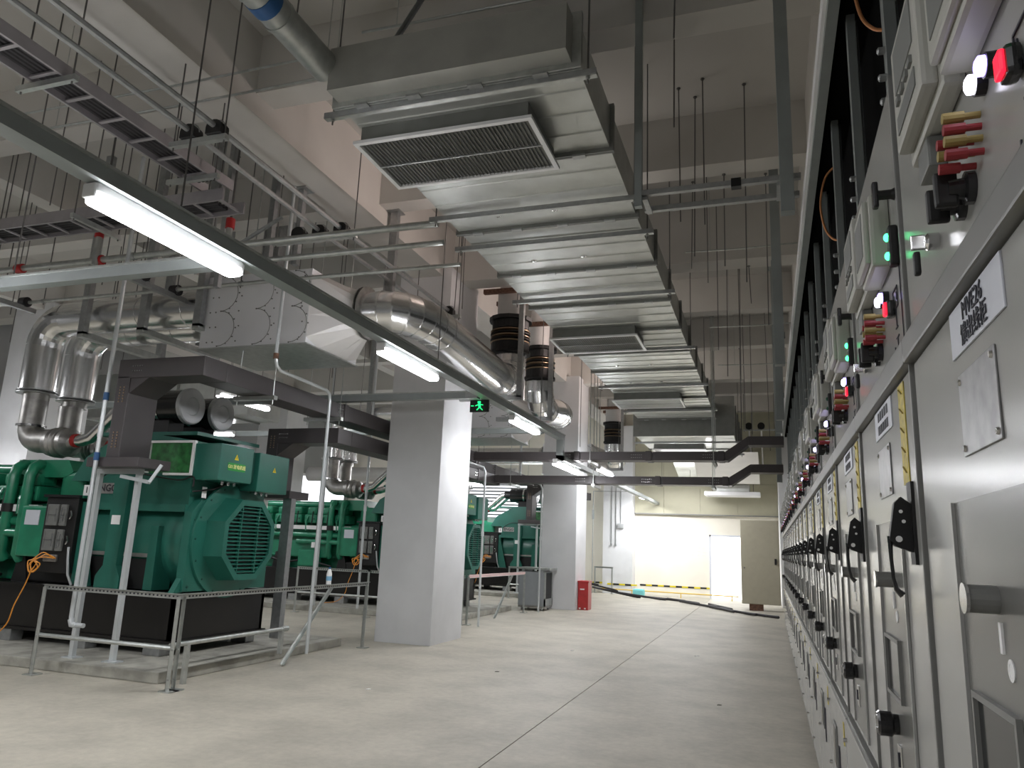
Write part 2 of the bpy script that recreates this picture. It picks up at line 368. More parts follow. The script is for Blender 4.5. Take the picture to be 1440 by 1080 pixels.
# ------------------------------------------------------------------ lamp rail
lr = thing('lamp_rail', 'long grey channel rail along the aisle carrying the tube lamps', 'rail', (-3.4, 5, 3.2))
MB().box(-3.46, -3.34, -4.5, 12.62, 3.2, 3.29).build('channel', 'rail_paint', lr)
MB().box(-3.475, -3.325, -4.5, 12.62, 3.285, 3.30).build('channel_lip', 'galvanised', lr)
MB().box(-3.46, -3.34, 12.5, 12.62, 2.85, 3.2).build('drop_piece', 'rail_paint', lr)
MB().box(-3.46, -3.34, 12.5, 24.8, 2.85, 2.93).build('channel', 'rail_paint', lr)
for y in (-1.6, -.4, 2.95, 3.85, 6.2, 7.1, 10.1, 11.0): box('hanger_clip', 'rail_paint', lr, -3.44, -3.38, y-.03, y+.03, 3.19, 3.22)
for y in (3.4, 7.3, 11.3, 14, 18): MB().tube([(-3.4, y, 3.28), (-3.4, y, 5.48 if y != 11.3 else ZC)], .006, 5).build('hanger_rod', 'rod_steel', lr)
for i, (y, x0) in enumerate(((4.02, -9.5), (8.72, -10.5), (11.65, -9.5))):
    cr = thing('cross_rail', ['grey rail branching left from the lamp rail at the nearest lamp', 'thin grey rail running left in front of the first column',
         'grey rail running left behind the first column'][i], 'rail', (-6, y, 3.2))
    MB().box(x0, -3.46, y-.045, y+.045, 3.185, 3.27).build('channel', 'rail_paint', cr)
    MB().box(x0, -3.46, y-.055, y+.055, 3.265, 3.28).build('channel_lip', 'galvanised', cr)
    MB().box(-3.62, -3.46, y-.06, y+.06, 3.18, 3.285).build('joint_plate', 'strut_steel', cr)
    for x in (-5.6, -7.6): MB().tube([(x, y, 3.27), (x, y, ZC)], .006, 5).build('hanger_rod', 'rod_steel', cr)
# exit sign
ex = thing('exit_sign', 'small glowing green running-man exit sign hung from the lamp rail', 'sign', (-3.5, 8.6, 3.2))
MB().rbox(-3.64, -3.38, 8.88, 8.91, 3.04, 3.20, b=.006).build('sign_case', 'black', ex)
for z in (3.06, ): 
    g = MB()
    g.box(-3.53, -3.49, 8.872, 8.88, 3.155, 3.18)            # head
    g.bar((-3.51, 8.876, 3.15), (-3.50, 8.876, 3.10), .03, .008)
    g.bar((-3.50, 8.876, 3.10), (-3.54, 8.876, 3.065), .018, .008); g.bar((-3.50, 8.876, 3.10), (-3.46, 8.876, 3.065), .018, .008)
    g.bar((-3.51, 8.876, 3.14), (-3.56, 8.876, 3.12), .016, .008); g.bar((-3.51, 8.876, 3.14), (-3.455, 8.876, 3.13), .016, .008)
    g.build('running_figure', 'exit_green', ex)
MB().bar((-3.62, 8.876, 3.12), (-3.585, 8.876, 3.12), .02, .008).build('arrow', 'exit_green', ex)
MB().tube([(-3.45, 8.895, 3.2), (-3.42, 8.895, 3.26)], .008, 6).build('bracket', 'strut_steel', ex)

# ------------------------------------------------------------------ big air duct
DX0, DX1, DZ0, DZ1 = -2.80, -1.06, 4.365, 4.70
ad = thing('air_duct', 'large flat galvanised air duct running along the ceiling above the aisle', 'duct', (-1.9, 12, 4.4))
ys = [4.07, 5.13]+[6.33+1.2*i for i in range(10)]
MB().prism([(3.90, 4.365), (3.90, 4.69), (4.07, 4.70), (4.07, 4.365)], 'x', DX0+.02, DX1-.03).build('end_cap', 'duct_face', ad)
for i in range(len(ys)-1):
    a, b = ys[i], ys[i+1]; g = MB(); g.box(DX0, DX1, a+.02, b-.02, DZ0, DZ1); g.build('duct_section', 'duct_steel', ad)
    n = 3; rb = MB()
    for k in range(1, n+1):
        y = a+(b-a)*k/(n+1); rb.prism([(y-.006, DZ0+.001), (y, DZ0-.009), (y+.006, DZ0+.001)], 'x', DX0+.01, DX1-.01)
    rb.build('stiffening_rib', 'duct_steel', ad)
for y in ys:
    g = MB(); g.box(DX0-.03, DX1+.03, y-.02, y-.004, DZ0-.035, DZ1+.03); g.box(DX0-.03, DX1+.03, y+.004, y+.02, DZ0-.035, DZ1+.03)
    g.build('flange', 'duct_dark' if y > 4.2 else 'galvanised', ad)
    for x in (-2.6, -2.2, -1.75, -1.3): MB().box(x-.05, x+.05, y-.026, y+.026, DZ0-.045, DZ0-.03).build('flange_clip', 'strut_steel', ad)
for y in (6.05, 7.2, 12.0, 13.3):
    for x in (-2.3, -1.75): MB().lathe((x, y, DZ0), (0, 0, -1), [(0, .035), (.006, .034), (.008, .012), (.02, .010)], 10).build('access_plug', 'chrome', ad)
# larger far part
MB().box(-2.9, -.68, 17.3, 22.0, 4.0, 4.85).build('plenum', 'duct_steel', ad)
for y in (17.3, 18.5, 19.7, 20.9, 22.0): MB().box(-2.93, -.65, y-.02, y+.02, 3.97, 4.88).build('flange', 'duct_dark', ad)
MB().prism([(22.0, 4.0), (22.0, 4.85), (24.0, 4.2), (24.0, 3.6)], 'x', -2.6, -.7).build('tapered_section', 'duct_steel', ad)
MB().prism([(20.4, 4.0), (22.6, 4.0), (23.6, 3.45), (22.9, 3.4)], 'x', -1.9, -.2).build('drop_section', 'silencer_side', ad)
# air grilles
for i, (gx0, gx1, gy0, gy1, gz) in enumerate(((-2.82, -1.44, 4.34, 5.08, DZ0), (-2.84, -1.6, 9.72, 10.55, DZ0), (-2.84, -1.5, 14.2, 15.1, DZ0), (-2.7, -1.4, 18.7, 19.5, 4.0))):
    gt = thing('air_grille', ['largest slatted air grille with a white frame under the near end of the duct', 'second slatted air grille under the duct',
        'third air grille under the duct, seen almost edge on', 'last air grille under the far plenum'][i], 'air grille', ((gx0+gx1)/2, (gy0+gy1)/2, gz))
    MB().box(gx0+.04, gx1-.04, gy0+.04, gy1-.04, gz-.13, gz-.001).build('neck', 'duct_dark', gt)
    z0, z1 = gz-.15, gz-.13
    for a in ((gx0, gx1, gy0, gy0+.035), (gx0, gx1, gy1-.035, gy1), (gx0, gx0+.035, gy0+.035, gy1-.035), (gx1-.035, gx1, gy0+.035, gy1-.035)):
        MB().box(*a, z0-.004, z1).build('frame_bar', 'white_paint', gt)
    n = int((gx1-gx0-.07)/.030); first = None
    for k in range(n):
        x = gx0+.045+k*.030
        if i == 0 or i == 1:
            if first is None:
                first = MB().add([(x-.005, gy0+.035, z1), (x-.003, gy0+.035, z1+.003), (x+.003, gy0+.035, z0+.004), (x+.006, gy0+.035, z0+.007),
                    (x-.005, gy1-.035, z1), (x-.003, gy1-.035, z1+.003), (x+.003, gy1-.035, z0+.004), (x+.006, gy1-.035, z0+.007)],
                    [(0,1,3,2),(4,6,7,5),(0,4,5,1),(1,5,7,3),(3,7,6,2),(2,6,4,0)]).build('blade', 'strut_steel', gt); fx = x
            else:
                c = first.copy(); c.location.x += x-fx; COL.objects.link(c)
        else:
            if k == 0: g = MB()
            g.bar((x, gy0+.035, z0+.008), (x, gy1-.035, z0+.008), .009, .014)
    if i > 1: g.build('blades', 'galvanised', gt, kind='stuff')
    MB().box(gx0+.03, gx1-.03, (gy0+gy1)/2-.006, (gy0+gy1)/2+.006, z0-.005, z0+.004).build('cross_bar', 'strut_steel', gt)
    MB().box(gx0+.03, gx1-.03, gy0+.03, gy1-.03, z1+.001, z1+.003).build('dark_throat', 'black', gt)
# trapeze hangers below the duct
rodpairs = [(4.12, -2.86, -1.0), (5.9, -2.86, -1.0), (6.62, -2.9, -1.0), (8.35, -2.86, -1.0), (10.85, -2.86, -1.0), (13.4, -2.86, -1.0), (15.9, -2.86, -1.0), (18.1, -2.98, -.6), (20.4, -2.98, -.6)]
for i, (y, x0, x1) in enumerate(rodpairs):
    zb = DZ0-.03 if y < 17 else 3.96
    t = thing('duct_hanger', '%s steel cross bar with two rods carrying the duct, counted from the camera' % ORDN[i], 'hanger', (-1.9, y, zb))
    MB().box(x0-.06, x1+.06, y-.022, y+.022, zb-.045, zb-.012).build('cross_bar', 'galvanised', t)
    MB().box(x0-.06, x1+.06, y-.026, y-.018, zb-.045, zb-.001).build('bar_lip', 'strut_steel', t)
    for x in (x0, x1):
        MB().tube([(x, y, zb-.09), (x, y, ZC if y not in (5.35,) else 5.48)], .0065, 6).build('threaded_rod', 'rod_steel', t)
        MB().lathe((x, y, zb-.062), (0, 0, 1), [(0, .014), (.014, .014)], 6).build('nut', 'galvanised', t)
# round pipe entering the end of the duct
rp = thing('round_duct', 'round galvanised pipe with blue tape entering the near end of the duct', 'pipe', (-2.85, 2, 4.6))
MB().tube([(-2.84, -2, 4.58), (-2.84, 3.95, 4.58)], .105, 20).build('pipe', 'galvanised', rp)
MB().tube([(-2.84, 3.20, 4.58), (-2.84, 3.30, 4.58)], .109, 20).build('blue_tape', 'blue_tape', rp)
for y in (3.12, 3.40): MB().tube([(-2.84, y-.012, 4.58), (-2.84, y+.012, 4.58)], .114, 20).build('joint_ring', 'galvanised', rp)
# flat hood under the far duct end
hd = thing('exhaust_hood', 'flat white hood under the far end of the duct', 'hood', (-1, 24, 3.2))
MB().rbox(-1.82, -.2, 23.6, 24.4, 3.10, 3.22, b=.02).build('tray', 'silencer_white', hd)
MB().rbox(-1.5, -.5, 23.7, 24.3, 3.22, 3.45, b=.02).build('neck', 'duct_steel', hd)
for x in (-1.6, -.4): MB().tube([(x, 24.0, 3.2), (x, 24.0, ZC)], .008, 6).build('threaded_rod', 'rod_steel', hd)
# ------------------------------------------------------------------ hanging frame right of the duct
ph = thing('portal_frame', 'grey square-tube frame hanging between the duct and the switchgear', 'frame', (-.4, 5.18, 4.0))
MB().box(-.875, -.82, 5.15, 5.20, 3.87, ZC).build('post', 'rail_paint', ph)
MB().box(.15, .24, 5.11, 5.20, 3.70, ZC).build('post', 'rail_paint', ph)
MB().box(-.84, .29, 5.16, 5.20, 3.96, 4.0).build('cross_bar', 'strut_steel', ph)
MB().box(-.84, .29, 5.42, 5.46, 3.95, 3.99).build('cross_bar', 'strut_steel', ph)
for x in (-.8, .15): MB().box(x-.02, x+.02, 5.18, 5.44, 3.93, 3.955).build('tie_plate', 'strut_steel', ph)
MB().box(-.18, -.11, 5.15, 5.21, 3.945, 4.01).build('rubber_pad', 'black', ph)
for i, (x, y, z) in enumerate(((.17, 8.2, 3.35), (.19, 10.2, 3.1), (.21, 12.6, 3.3), (.23, 15.2, 2.75))):
    o = MB().box(x-.05, x+.05, y-.05, y+.05, z, ZC).box(x-.1, x+.1, y-.1, y+.1, ZC-.01, ZC).box(x-.02, x+.06, y-.03, y+.03, z+.3, z+.36).build('hanging_post', 'rail_paint')
    tag(o, '%s bare grey post hanging beside the switchgear, counted past the frame' % ORDN[i], 'post')
# loose threaded rods hanging from ceiling (right of the duct and further left)
loose = [(-.62, 5.6, 4.75), (-.55, 5.1, 5.2), (-.75, 7.1, 4.6), (-.6, 7.3, 4.3), (-.5, 7.0, 4.5), (-.35, 7.9, 4.4), (-.1, 7.2, 3.95), (-.6, 8.8, 4.55),
         (-.8, 9.2, 4.9), (-.55, 9.9, 4.0), (-.45, 10.6, 3.8), (-.3, 11.4, 3.9), (-.35, 12.3, 3.5), (-.15, 10.3, 4.75), (.1, 9.2, 4.1), (-.2, 13.4, 3.4), (-.35, 14.1, 3.6), (0.05, 14.8, 3.3), (-.45, 15.4, 3.4)]
allb = [(m, 5.3, .19) for m in mains]+[(s_, 5.48, .14) for s_ in secs]
def ceil_z(x, y):
    if -5.0 < x < -4.5: return 5.27
    for c, z, h in allb:
        if abs(y-c) < h: return z
    return ZC
for i, (x, y, z) in enumerate(loose):
    cz = ceil_z(x, y); lean = random.uniform(-.03, .03)
    g = MB(); g.tube([(x, y, cz), (x+lean*.5, y, (cz+z)/2), (x+lean, y, z)], .0065, 5); g.lathe((x, y, cz-.012), (0, 0, 1), [(0, .02), (.012, .02)], 6)
    tag(g.build('threaded_rod', 'rod_steel'), 'thin dark rod hanging loose from the ceiling right of the duct, %s nearest' % ORDN[i], 'rod')
loose2 = [(-3.25, 4.1, 4.9), (-3.1, 3.4, 5.2), (-4.1, 9.3, 4.55), (-3.9, 9.0, 4.5), (-6.9, 5.2, 4.6), (-5.6, 4.6, 4.5), (-7.4, 6.4, 4.2), (-6.3, 7.1, 4.0), (-8.2, 7.3, 4.1), (-9.1, 6.6, 4.0), (-8.7, 8.1, 3.9), (-7.7, 8.6, 3.9), (-6.6, 8.3, 4.0), (-5.8, 8.2, 4.3), (-10.1, 7.4, 3.9), (-9.8, 8.7, 3.8), (-7.0, 9.6, 3.8), (-6.1, 9.4, 3.7), (-5.7, 12.2, 3.6), (-6.8, 11.5, 3.5)]
for i, (x, y, z) in enumerate(loose2):
    cz = ceil_z(x, y); g = MB(); g.tube([(x, y, cz), (x+random.uniform(-.03, .03), y, z)], .0065, 5); g.box(x-.03, x+.03, y-.03, y+.03, cz-.008, cz)
    tag(g.build('threaded_rod', 'rod_steel'), 'thin dark rod hanging loose left of the duct, %s nearest' % ORDN[i], 'rod')
# thin conduits over the ceiling
for i, (a, b, y, z) in enumerate(((-6.5, -2.9, 4.45, 5.12), (-6.5, -2.9, 4.58, 5.02), (-2.9, .45, 4.45, 5.25), (-.9, .45, 9.25, 5.15), (-.8, .45, 12.0, 4.95), (-.8, .45, 14.0, 4.8))):
    g = MB().tube([(a, y, z), ((a+b)/2, y+.01, z-.01), (b, y, z)], .011, 6)
    for x in (a+.3, b-.3): g.tube([(x, y, z), (x, y, ceil_z(x, y))], .004, 4)
    tag(g.build('conduit', 'galvanised'), ['thin grey conduit crossing the ceiling left of the duct, nearer of the pair', 'thin grey conduit crossing the ceiling left of the duct, farther of the pair',
        'thin conduit crossing the ceiling right of the duct near the camera', 'thin conduit behind the second ceiling beam right of the duct', 'thin conduit crossing above the loose rods right of the duct',
        'farthest thin conduit crossing the ceiling right of the duct'][i], 'conduit')

# ------------------------------------------------------------------ black open compartments above the switchgear
bk = thing('busbar_enclosure', 'open black enclosure with grey uprights on top of the switchgear row', 'enclosure', (.5, 6, 2.4))
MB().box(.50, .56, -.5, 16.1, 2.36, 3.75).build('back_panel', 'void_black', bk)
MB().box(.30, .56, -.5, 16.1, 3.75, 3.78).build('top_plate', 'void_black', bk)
MB().box(.296, .312, -.5, 16.1, 3.74, 3.83).build('edge_angle', 'white_paint', bk)
MB().box(.312, .36, -.5, 16.1, 3.70, 3.75).build('edge_angle', 'rail_paint', bk)
for k in range(19):
    y = -.3+k*.88
    g = MB().box(.40, .435, y, y+.05, 2.36, 3.75).box(.40, .45, y+.045, y+.052, 2.36, 3.75); g.build('upright', 'rail_paint', bk)
    if k in (2, 3, 5): MB().tube(spline([(.42, y+.04, 3.50), (.36, y+.06, 3.44), (.33, y+.08, 3.30), (.345, y+.09, 3.16), (.38, y+.07, 3.08), (.42, y+.04, 3.05)]), .006, 8).build('copper_wire', 'copper', bk)
    g = MB()
    for q in range(5): g.lathe((.40, y+.02+.01*(q % 2), 2.6+q*.09), (-1, 0, 0), [(0, .012), (.02, .012), (.025, .006)], 6)
    g.build('bolts', 'strut_steel', bk, kind='stuff')

# ------------------------------------------------------------------ switchgear cabinets
def gz(z): return 1.365+(z-1.365)*1.04
def make_cab(y0, label, name_text, red=True):
    P_ = .845; t = thing('switchgear_cabinet', label, 'cabinet', (.265, y0, 0), 'switchgear cabinets along the right wall')
    F = .279; L = .259; T = 2.34
    a, b = y0+.004, y0+P_-.004
    def off(o): return y0+o*1.04
    MB().box(F, 1.55, a, b, .10, T).build('body', 'cabinet_grey', t)
    MB().box(L+.04, 1.5, a, b, 0, .10).build('plinth', 'black', t)
    zt0, zt1 = gz(1.715), gz(1.76)
    # upper door
    MB().rbox(F-.014, F, a+.008, b-.008, zt1+.004, T-.006, b=.004).build('upper_door', 'cabinet_grey', t)
    MB().rbox(F-.030, F, a-.003, b+.003, zt0, zt1, b=.004).build('rail_trim', 'cabinet_trim', t)
    # middle door
    md = MB().rbox(F-.014, F, a+.008, b-.008, .812, zt0-.004, b=.004).build('middle_door', 'cabinet_grey', t)
    MB().rbox(F-.020, F, a-.001, a+.007, .812, T, b=.002).build('joint_strip', 'cabinet_trim', t)
    # lower compartment, standing proud
    MB().rbox(L-.012, F-.001, a+.006, b-.006, .12, .79, b=.006).build('lower_door', 'cabinet_grey', t)
    MB().box(L-.002, F, a, b, .10, .798).build('lower_frame', 'cabinet_trim', t)
    f = F-.014
    # upper door devices
    def yo(d): return y0+d
    rl = MB().rbox(f-.028, f, yo(.33), yo(.57), 1.985, 2.20, b=.008).build('protection_relay', 'relay_grey', t)
    MB().rbox(f-.050, f-.027, yo(.35), yo(.55), 2.0, 2.185, b=.007).build('relay_cover', 'relay_grey', rl)
    MB().rbox(f-.052, f-.050, yo(.38), yo(.52), 2.09, 2.165, b=.001).build('relay_screen', 'relay_dark', rl)
    MB().rbox(f-.052, f-.050, yo(.38), yo(.52), 2.02, 2.05, b=.001).build('relay_screen', 'relay_dark', rl)
    for q in range(4): MB().cbox((f-.052, yo(.40+q*.033), 2.07), (.005, .018, .012)).build('button', 'relay_dark', rl)
    MB().rbox(f-.026, f, yo(.46), yo(.53), 1.935, 1.983, b=.004).build('terminal_cover', 'relay_dark', t)
    mt = MB().rbox(f-.040, f, yo(.13), yo(.30), 1.975, 2.14, b=.008).build('power_meter', 'relay_grey', t)
    MB().rbox(f-.052, f-.039, yo(.14), yo(.29), 1.985, 2.13, b=.006).build('meter_bezel', 'relay_grey', mt)
    MB().rbox(f-.0535, f-.051, yo(.16), yo(.27), 2.01, 2.11, b=.001).build('meter_screen', 'relay_dark', mt)
    ld = MB().rbox(f-.018, f, yo(.045), yo(.07), 1.945, 2.03, b=.005).build('lamp_strip', 'black', t)
    for z in (1.967, 2.007): MB().lathe((f-.016, yo(.0575), z), (-1, 0, 0), [(0, .009), (.006, .008), (.009, .004)], 10).build('green_indicator', 'led_green' if red else 'led_green_off', ld)
    rd = MB().rbox(f-.018, f, yo(.125), yo(.155), 1.862, 1.898, b=.007).build('red_indicator_case', 'black_gloss', t)
    MB().rbox(f-.023, f-.015, yo(.129), yo(.151), 1.866, 1.894, b=.005).build('red_indicator', 'led_red' if red else 'led_red_off', rd)
    for o_, zz in ((.26, 1.935), (.215, 1.93)):
        wc = MB().lathe((f, yo(o_), zz), (-1, 0, 0), [(0, .015), (.012, .015)], 12).build('white_indicator_case', 'black', t)
        MB().lathe((f-.011, yo(o_), zz), (-1, 0, 0), [(0, .012), (.008, .012), (.011, .007)], 12).build('white_indicator', ('led_white' if o_ > .23 else 'led_violet') if red else 'led_far', wc)
    for q, (m_, z) in enumerate((('knob_yellow', 1.912), ('knob_red', 1.896), ('knob_yellow', 1.880), ('knob_red', 1.862))):
        for o_ in (.292, .33):
            if o_ > .3 and q == 0: continue
            MB().lathe((f, yo(o_), z), (-1, 0, 0), [(0, .0045), (.018, .0045), (.018, .007), (.042, .007)], 10).build('test_terminal', m_, t)
    for o_ in (.40, .35):
        sw = MB().lathe((f, yo(o_), 1.842), (-1, 0, 0), [(0, .022), (.010, .022), (.012, .014), (.030, .012)], 14).build('selector_switch', 'black_gloss', t)
        MB().rbox(f-.046, f-.018, yo(o_)-.006, yo(o_)+.006, 1.818, 1.866, b=.004).build('switch_lever', 'black', sw)
    ks = MB().lathe((f, yo(.56), 1.855), (-1, 0, 0), [(0, .014), (.016, .014), (.020, .009)], 12).build('key_lock', 'chrome', t)
    MB().rbox(f-.040, f-.018, yo(.56)-.003, yo(.56)+.003, 1.843, 1.867, b=.002).build('key', 'chrome', ks)
    MB().rbox(f-.038, f-.028, yo(.56)-.010, yo(.56)+.004, 1.80, 1.838, b=.004).build('key_tag', 'black', ks)
    tk = MB().lathe((f, yo(.055), 2.10), (-1, 0, 0), [(0, .013), (.007, .010), (.032, .010)], 12).build('door_knob', 'black', t)
    MB().rbox(f-.042, f-.030, yo(.055)-.010, yo(.055)+.010, 2.072, 2.128, b=.004).build('knob_bar', 'black_gloss', tk)
    # mimic diagram
    g = MB()
    def mp_(o, z): return (f-.0015, y0+.055+(o-.02)*1.05, 1.775+(z-1.78)*.68)
    def ln(o1, z1, o2, z2): g.bar(mp_(o1, z1), mp_(o2, z2), .0018, .003)
    for (o1, z1, o2, z2) in ((.085,1.80,.085,1.84),(.085,1.87,.085,1.93),(.06,1.93,.11,1.93),(.06,1.93,.06,1.99),(.11,1.93,.11,1.99),(.06,1.99,.11,1.99),(.07,1.95,.07,1.975),(.10,1.95,.10,1.975),(.07,1.84,.10,1.84),(.075,1.87,.098,1.87),
        (.02,1.78,.02,2.04),(.02,2.04,.035,2.06),(.02,1.78,.15,1.78),(.12,1.78,.12,1.82),(.135,1.78,.135,1.81)): ln(o1, z1, o2, z2)
    g.build('mimic_lines', 'ink', t)
    # middle door plates
    lp = MB().rbox(f-.003, f, off(.255), off(.505), gz(1.642), gz(1.708), b=.001).build('name_label', 'label_plate', t)
    if name_text:
        rot = (PI/2, 0, -PI/2)
        text(name_text, .036, (f-.0042, off(.38), gz(1.690)), rot, 'ink', lp)
        text('馈出线柜', .033, (f-.0042, off(.38), gz(1.659)), rot, 'ink', lp)
    else:
        g = MB()
        for q in range(5): g.box(f-.004, f-.003, off(.30+q*.032), off(.32+q*.032), gz(1.68), gz(1.70)); g.box(f-.004, f-.003, off(.30+q*.032), off(.324+q*.032), gz(1.65), gz(1.67))
        g.build('label_marks', 'ink', lp, kind='stuff')
    np_ = MB().rbox(f-.003, f, off(.31), off(.485), gz(1.505), gz(1.615), b=.001).build('rating_plate', 'name_plate', t)
    for o_ in (.32, .475):
        for z in (1.515, 1.605): MB().lathe((f-.003, off(o_), gz(z)), (-1, 0, 0), [(0, .005), (.003, .004)], 8).build('rivet', 'chrome', np_)
    MB().rbox(f-.002, f, off(.10), off(.165), gz(1.51), gz(1.705), b=.0008).build('warning_sticker', 'sticker_yellow', t)
    g = MB()
    for q in range(5): g.bar((f-.0025, off(.115), gz(1.53+q*.038)), (f-.0025, off(.15), gz(1.545+q*.038)), .006, .001); 
    g.build('sticker_marks', 'knob_yellow', t, kind='stuff')
    # swing handle: a plate standing out of the door with a rod and grip
    y_h = off(.085); h = MB().prism([(f, gz(1.475)), (f-.006, gz(1.47)), (f-.022, gz(1.482)), (f-.034, gz(1.470)), (f-.046, gz(1.405)), (f-.036, gz(1.392)), (f, gz(1.380))], 'y', y_h, y_h+.022).build('handle_plate', 'black', t)
    MB().box(f-.006, f, y_h-.012, y_h+.034, gz(1.36), gz(1.51)).build('handle_base', 'black', h)
    for z, x, r in ((1.455, f-.024, .0035), (1.437, f-.020, .0035), (1.405, f-.030, .006)):
        MB().lathe((x, y_h-.001, gz(z)), (0, -1, 0), [(0, r), (.002, r)], 10).build('handle_hole', 'sticker_white', h)
    MB().tube([(f-.044, y_h+.011, gz(1.41)), (f-.044, y_h+.011, gz(1.37)), (f-.042, y_h+.011, gz(1.335)), (f-.038, y_h+.011, gz(1.315)), (f-.028, y_h+.011, gz(1.305))], [.005, .0035, .0035, .005, .007], 8).build('handle_grip', 'black_gloss', h)
    # sunk panel with lock, window, knob and keyhole
    MB().box(f-.0012, f, off(.22), off(.585), .83, gz(1.45)).build('sunk_panel', 'cabinet_recess', t)
    for aa in ((off(.575), off(.585)), (off(.22), off(.228))): MB().box(f-.006, f, aa[0], aa[1], .83, gz(1.45)).build('panel_edge', 'cabinet_grey', t)
    lk = MB().lathe((f, off(.40), gz(1.325)), (-1, 0, 0), [(0, .017), (.034, .017), (.036, .014)], 16).build('round_lock', 'cabinet_trim', t)
    MB().lathe((f-.034, off(.40), gz(1.325)), (-1, 0, 0), [(0, .019), (.004, .019)], 16).build('lock_rim', 'chrome', lk)
    MB().box(f-.004, f-.001, off(.385), off(.395), gz(1.265), gz(1.30)).build('lock_mark', 'sticker_white', t)
    MB().lathe((f-.001, off(.365), gz(1.25)), (-1, 0, 0), [(0, .013), (.0015, .013), (.0015, .008), (.001, .008)], 16).build('lock_mark', 'sticker_white', t)
    wf = MB()
    for aa in ((off(.345), off(.54), gz(1.195), gz(1.203)), (off(.345), off(.54), gz(1.075), gz(1.083)), (off(.345), off(.353), gz(1.083), gz(1.195)), (off(.532), off(.54), gz(1.083), gz(1.195))):
        wf.box(f-.008, f, *aa)
    wf = wf.build('window_frame', 'cabinet_trim', t)
    MB().box(f-.002, f, off(.353), off(.532), gz(1.083), gz(1.195)).build('window_glass', 'glass_dark', wf)
    kb = MB().lathe((f, off(.45), gz(1.02)), (-1, 0, 0), [(0, .022), (.012, .022), (.016, .027), (.040, .027), (.045, .022)], 18).build('black_knob', 'black_gloss', t)
    for dz in (-.012, .012): MB().cbox((f-.047, off(.45), gz(1.02+dz)), (.004, .018, .007)).build('knob_grip', 'chrome', kb)
    kp = MB().rbox(f-.005, f, off(.42), off(.46), .90, .965, b=.002).build('keyhole_plate', 'chrome', t)
    MB().cbox((f-.006, off(.44), .935), (.004, .010, .03)).build('keyhole', 'ink', kp)
    # lower compartment details
    l = L-.012
    lw = MB().rbox(l-.006, l, off(.40), off(.54), .50, .68, b=.003).build('lower_window', 'cabinet_trim', t)
    MB().box(l-.008, l-.005, off(.415), off(.525), .515, .665).build('window_glass', 'glass_dark', lw)
    MB().box(l-.004, l, off(.30), off(.33), .46, .62).build('vent_slot', 'ink', t)
    if red: lk2 = MB().lathe((l, off(.45), .40), (-1, 0, 0), [(0, .02), (.014, .024), (.032, .024)], 14).build('black_knob', 'black_gloss', t)
    for z in (.20, .45, .72): MB().lathe((l, off(.78), z), (-1, 0, 0), [(0, .008), (.012, .007)], 8).build('door_bolt', 'chrome', t)
    MB().rbox(l-.002, l, off(.05), off(.085), .68, .76, b=.0005).build('small_sticker', 'sticker_yellow', t)
    return t
Y0 = 1.525-.845*2
cab_label = 'grey switchgear cabinet, %s in the row counted from the camera'
near = make_cab(1.525-.845, cab_label % 'second', 'MVE26')
near['label'] = 'grey switchgear cabinet with the plate reading MVE26, largest in the picture'
base = make_cab(1.525, cab_label % 'third', None)
dup(base, (0, .845, 0), cab_label % 'fourth')
base2 = make_cab(1.525+.845*2, cab_label % 'fifth', None, red=False)
base['label'] = 'grey switchgear cabinet directly past the one reading MVE26'
dup(base, (0, -.845*2, 0), 'grey switchgear cabinet cut off by the right picture edge')
for k in range(1, 15):
    dup(base2, (0, .845*k, 0), cab_label % ORDN[k+4] if k < 14 else 'grey switchgear cabinet at the far end of the row')

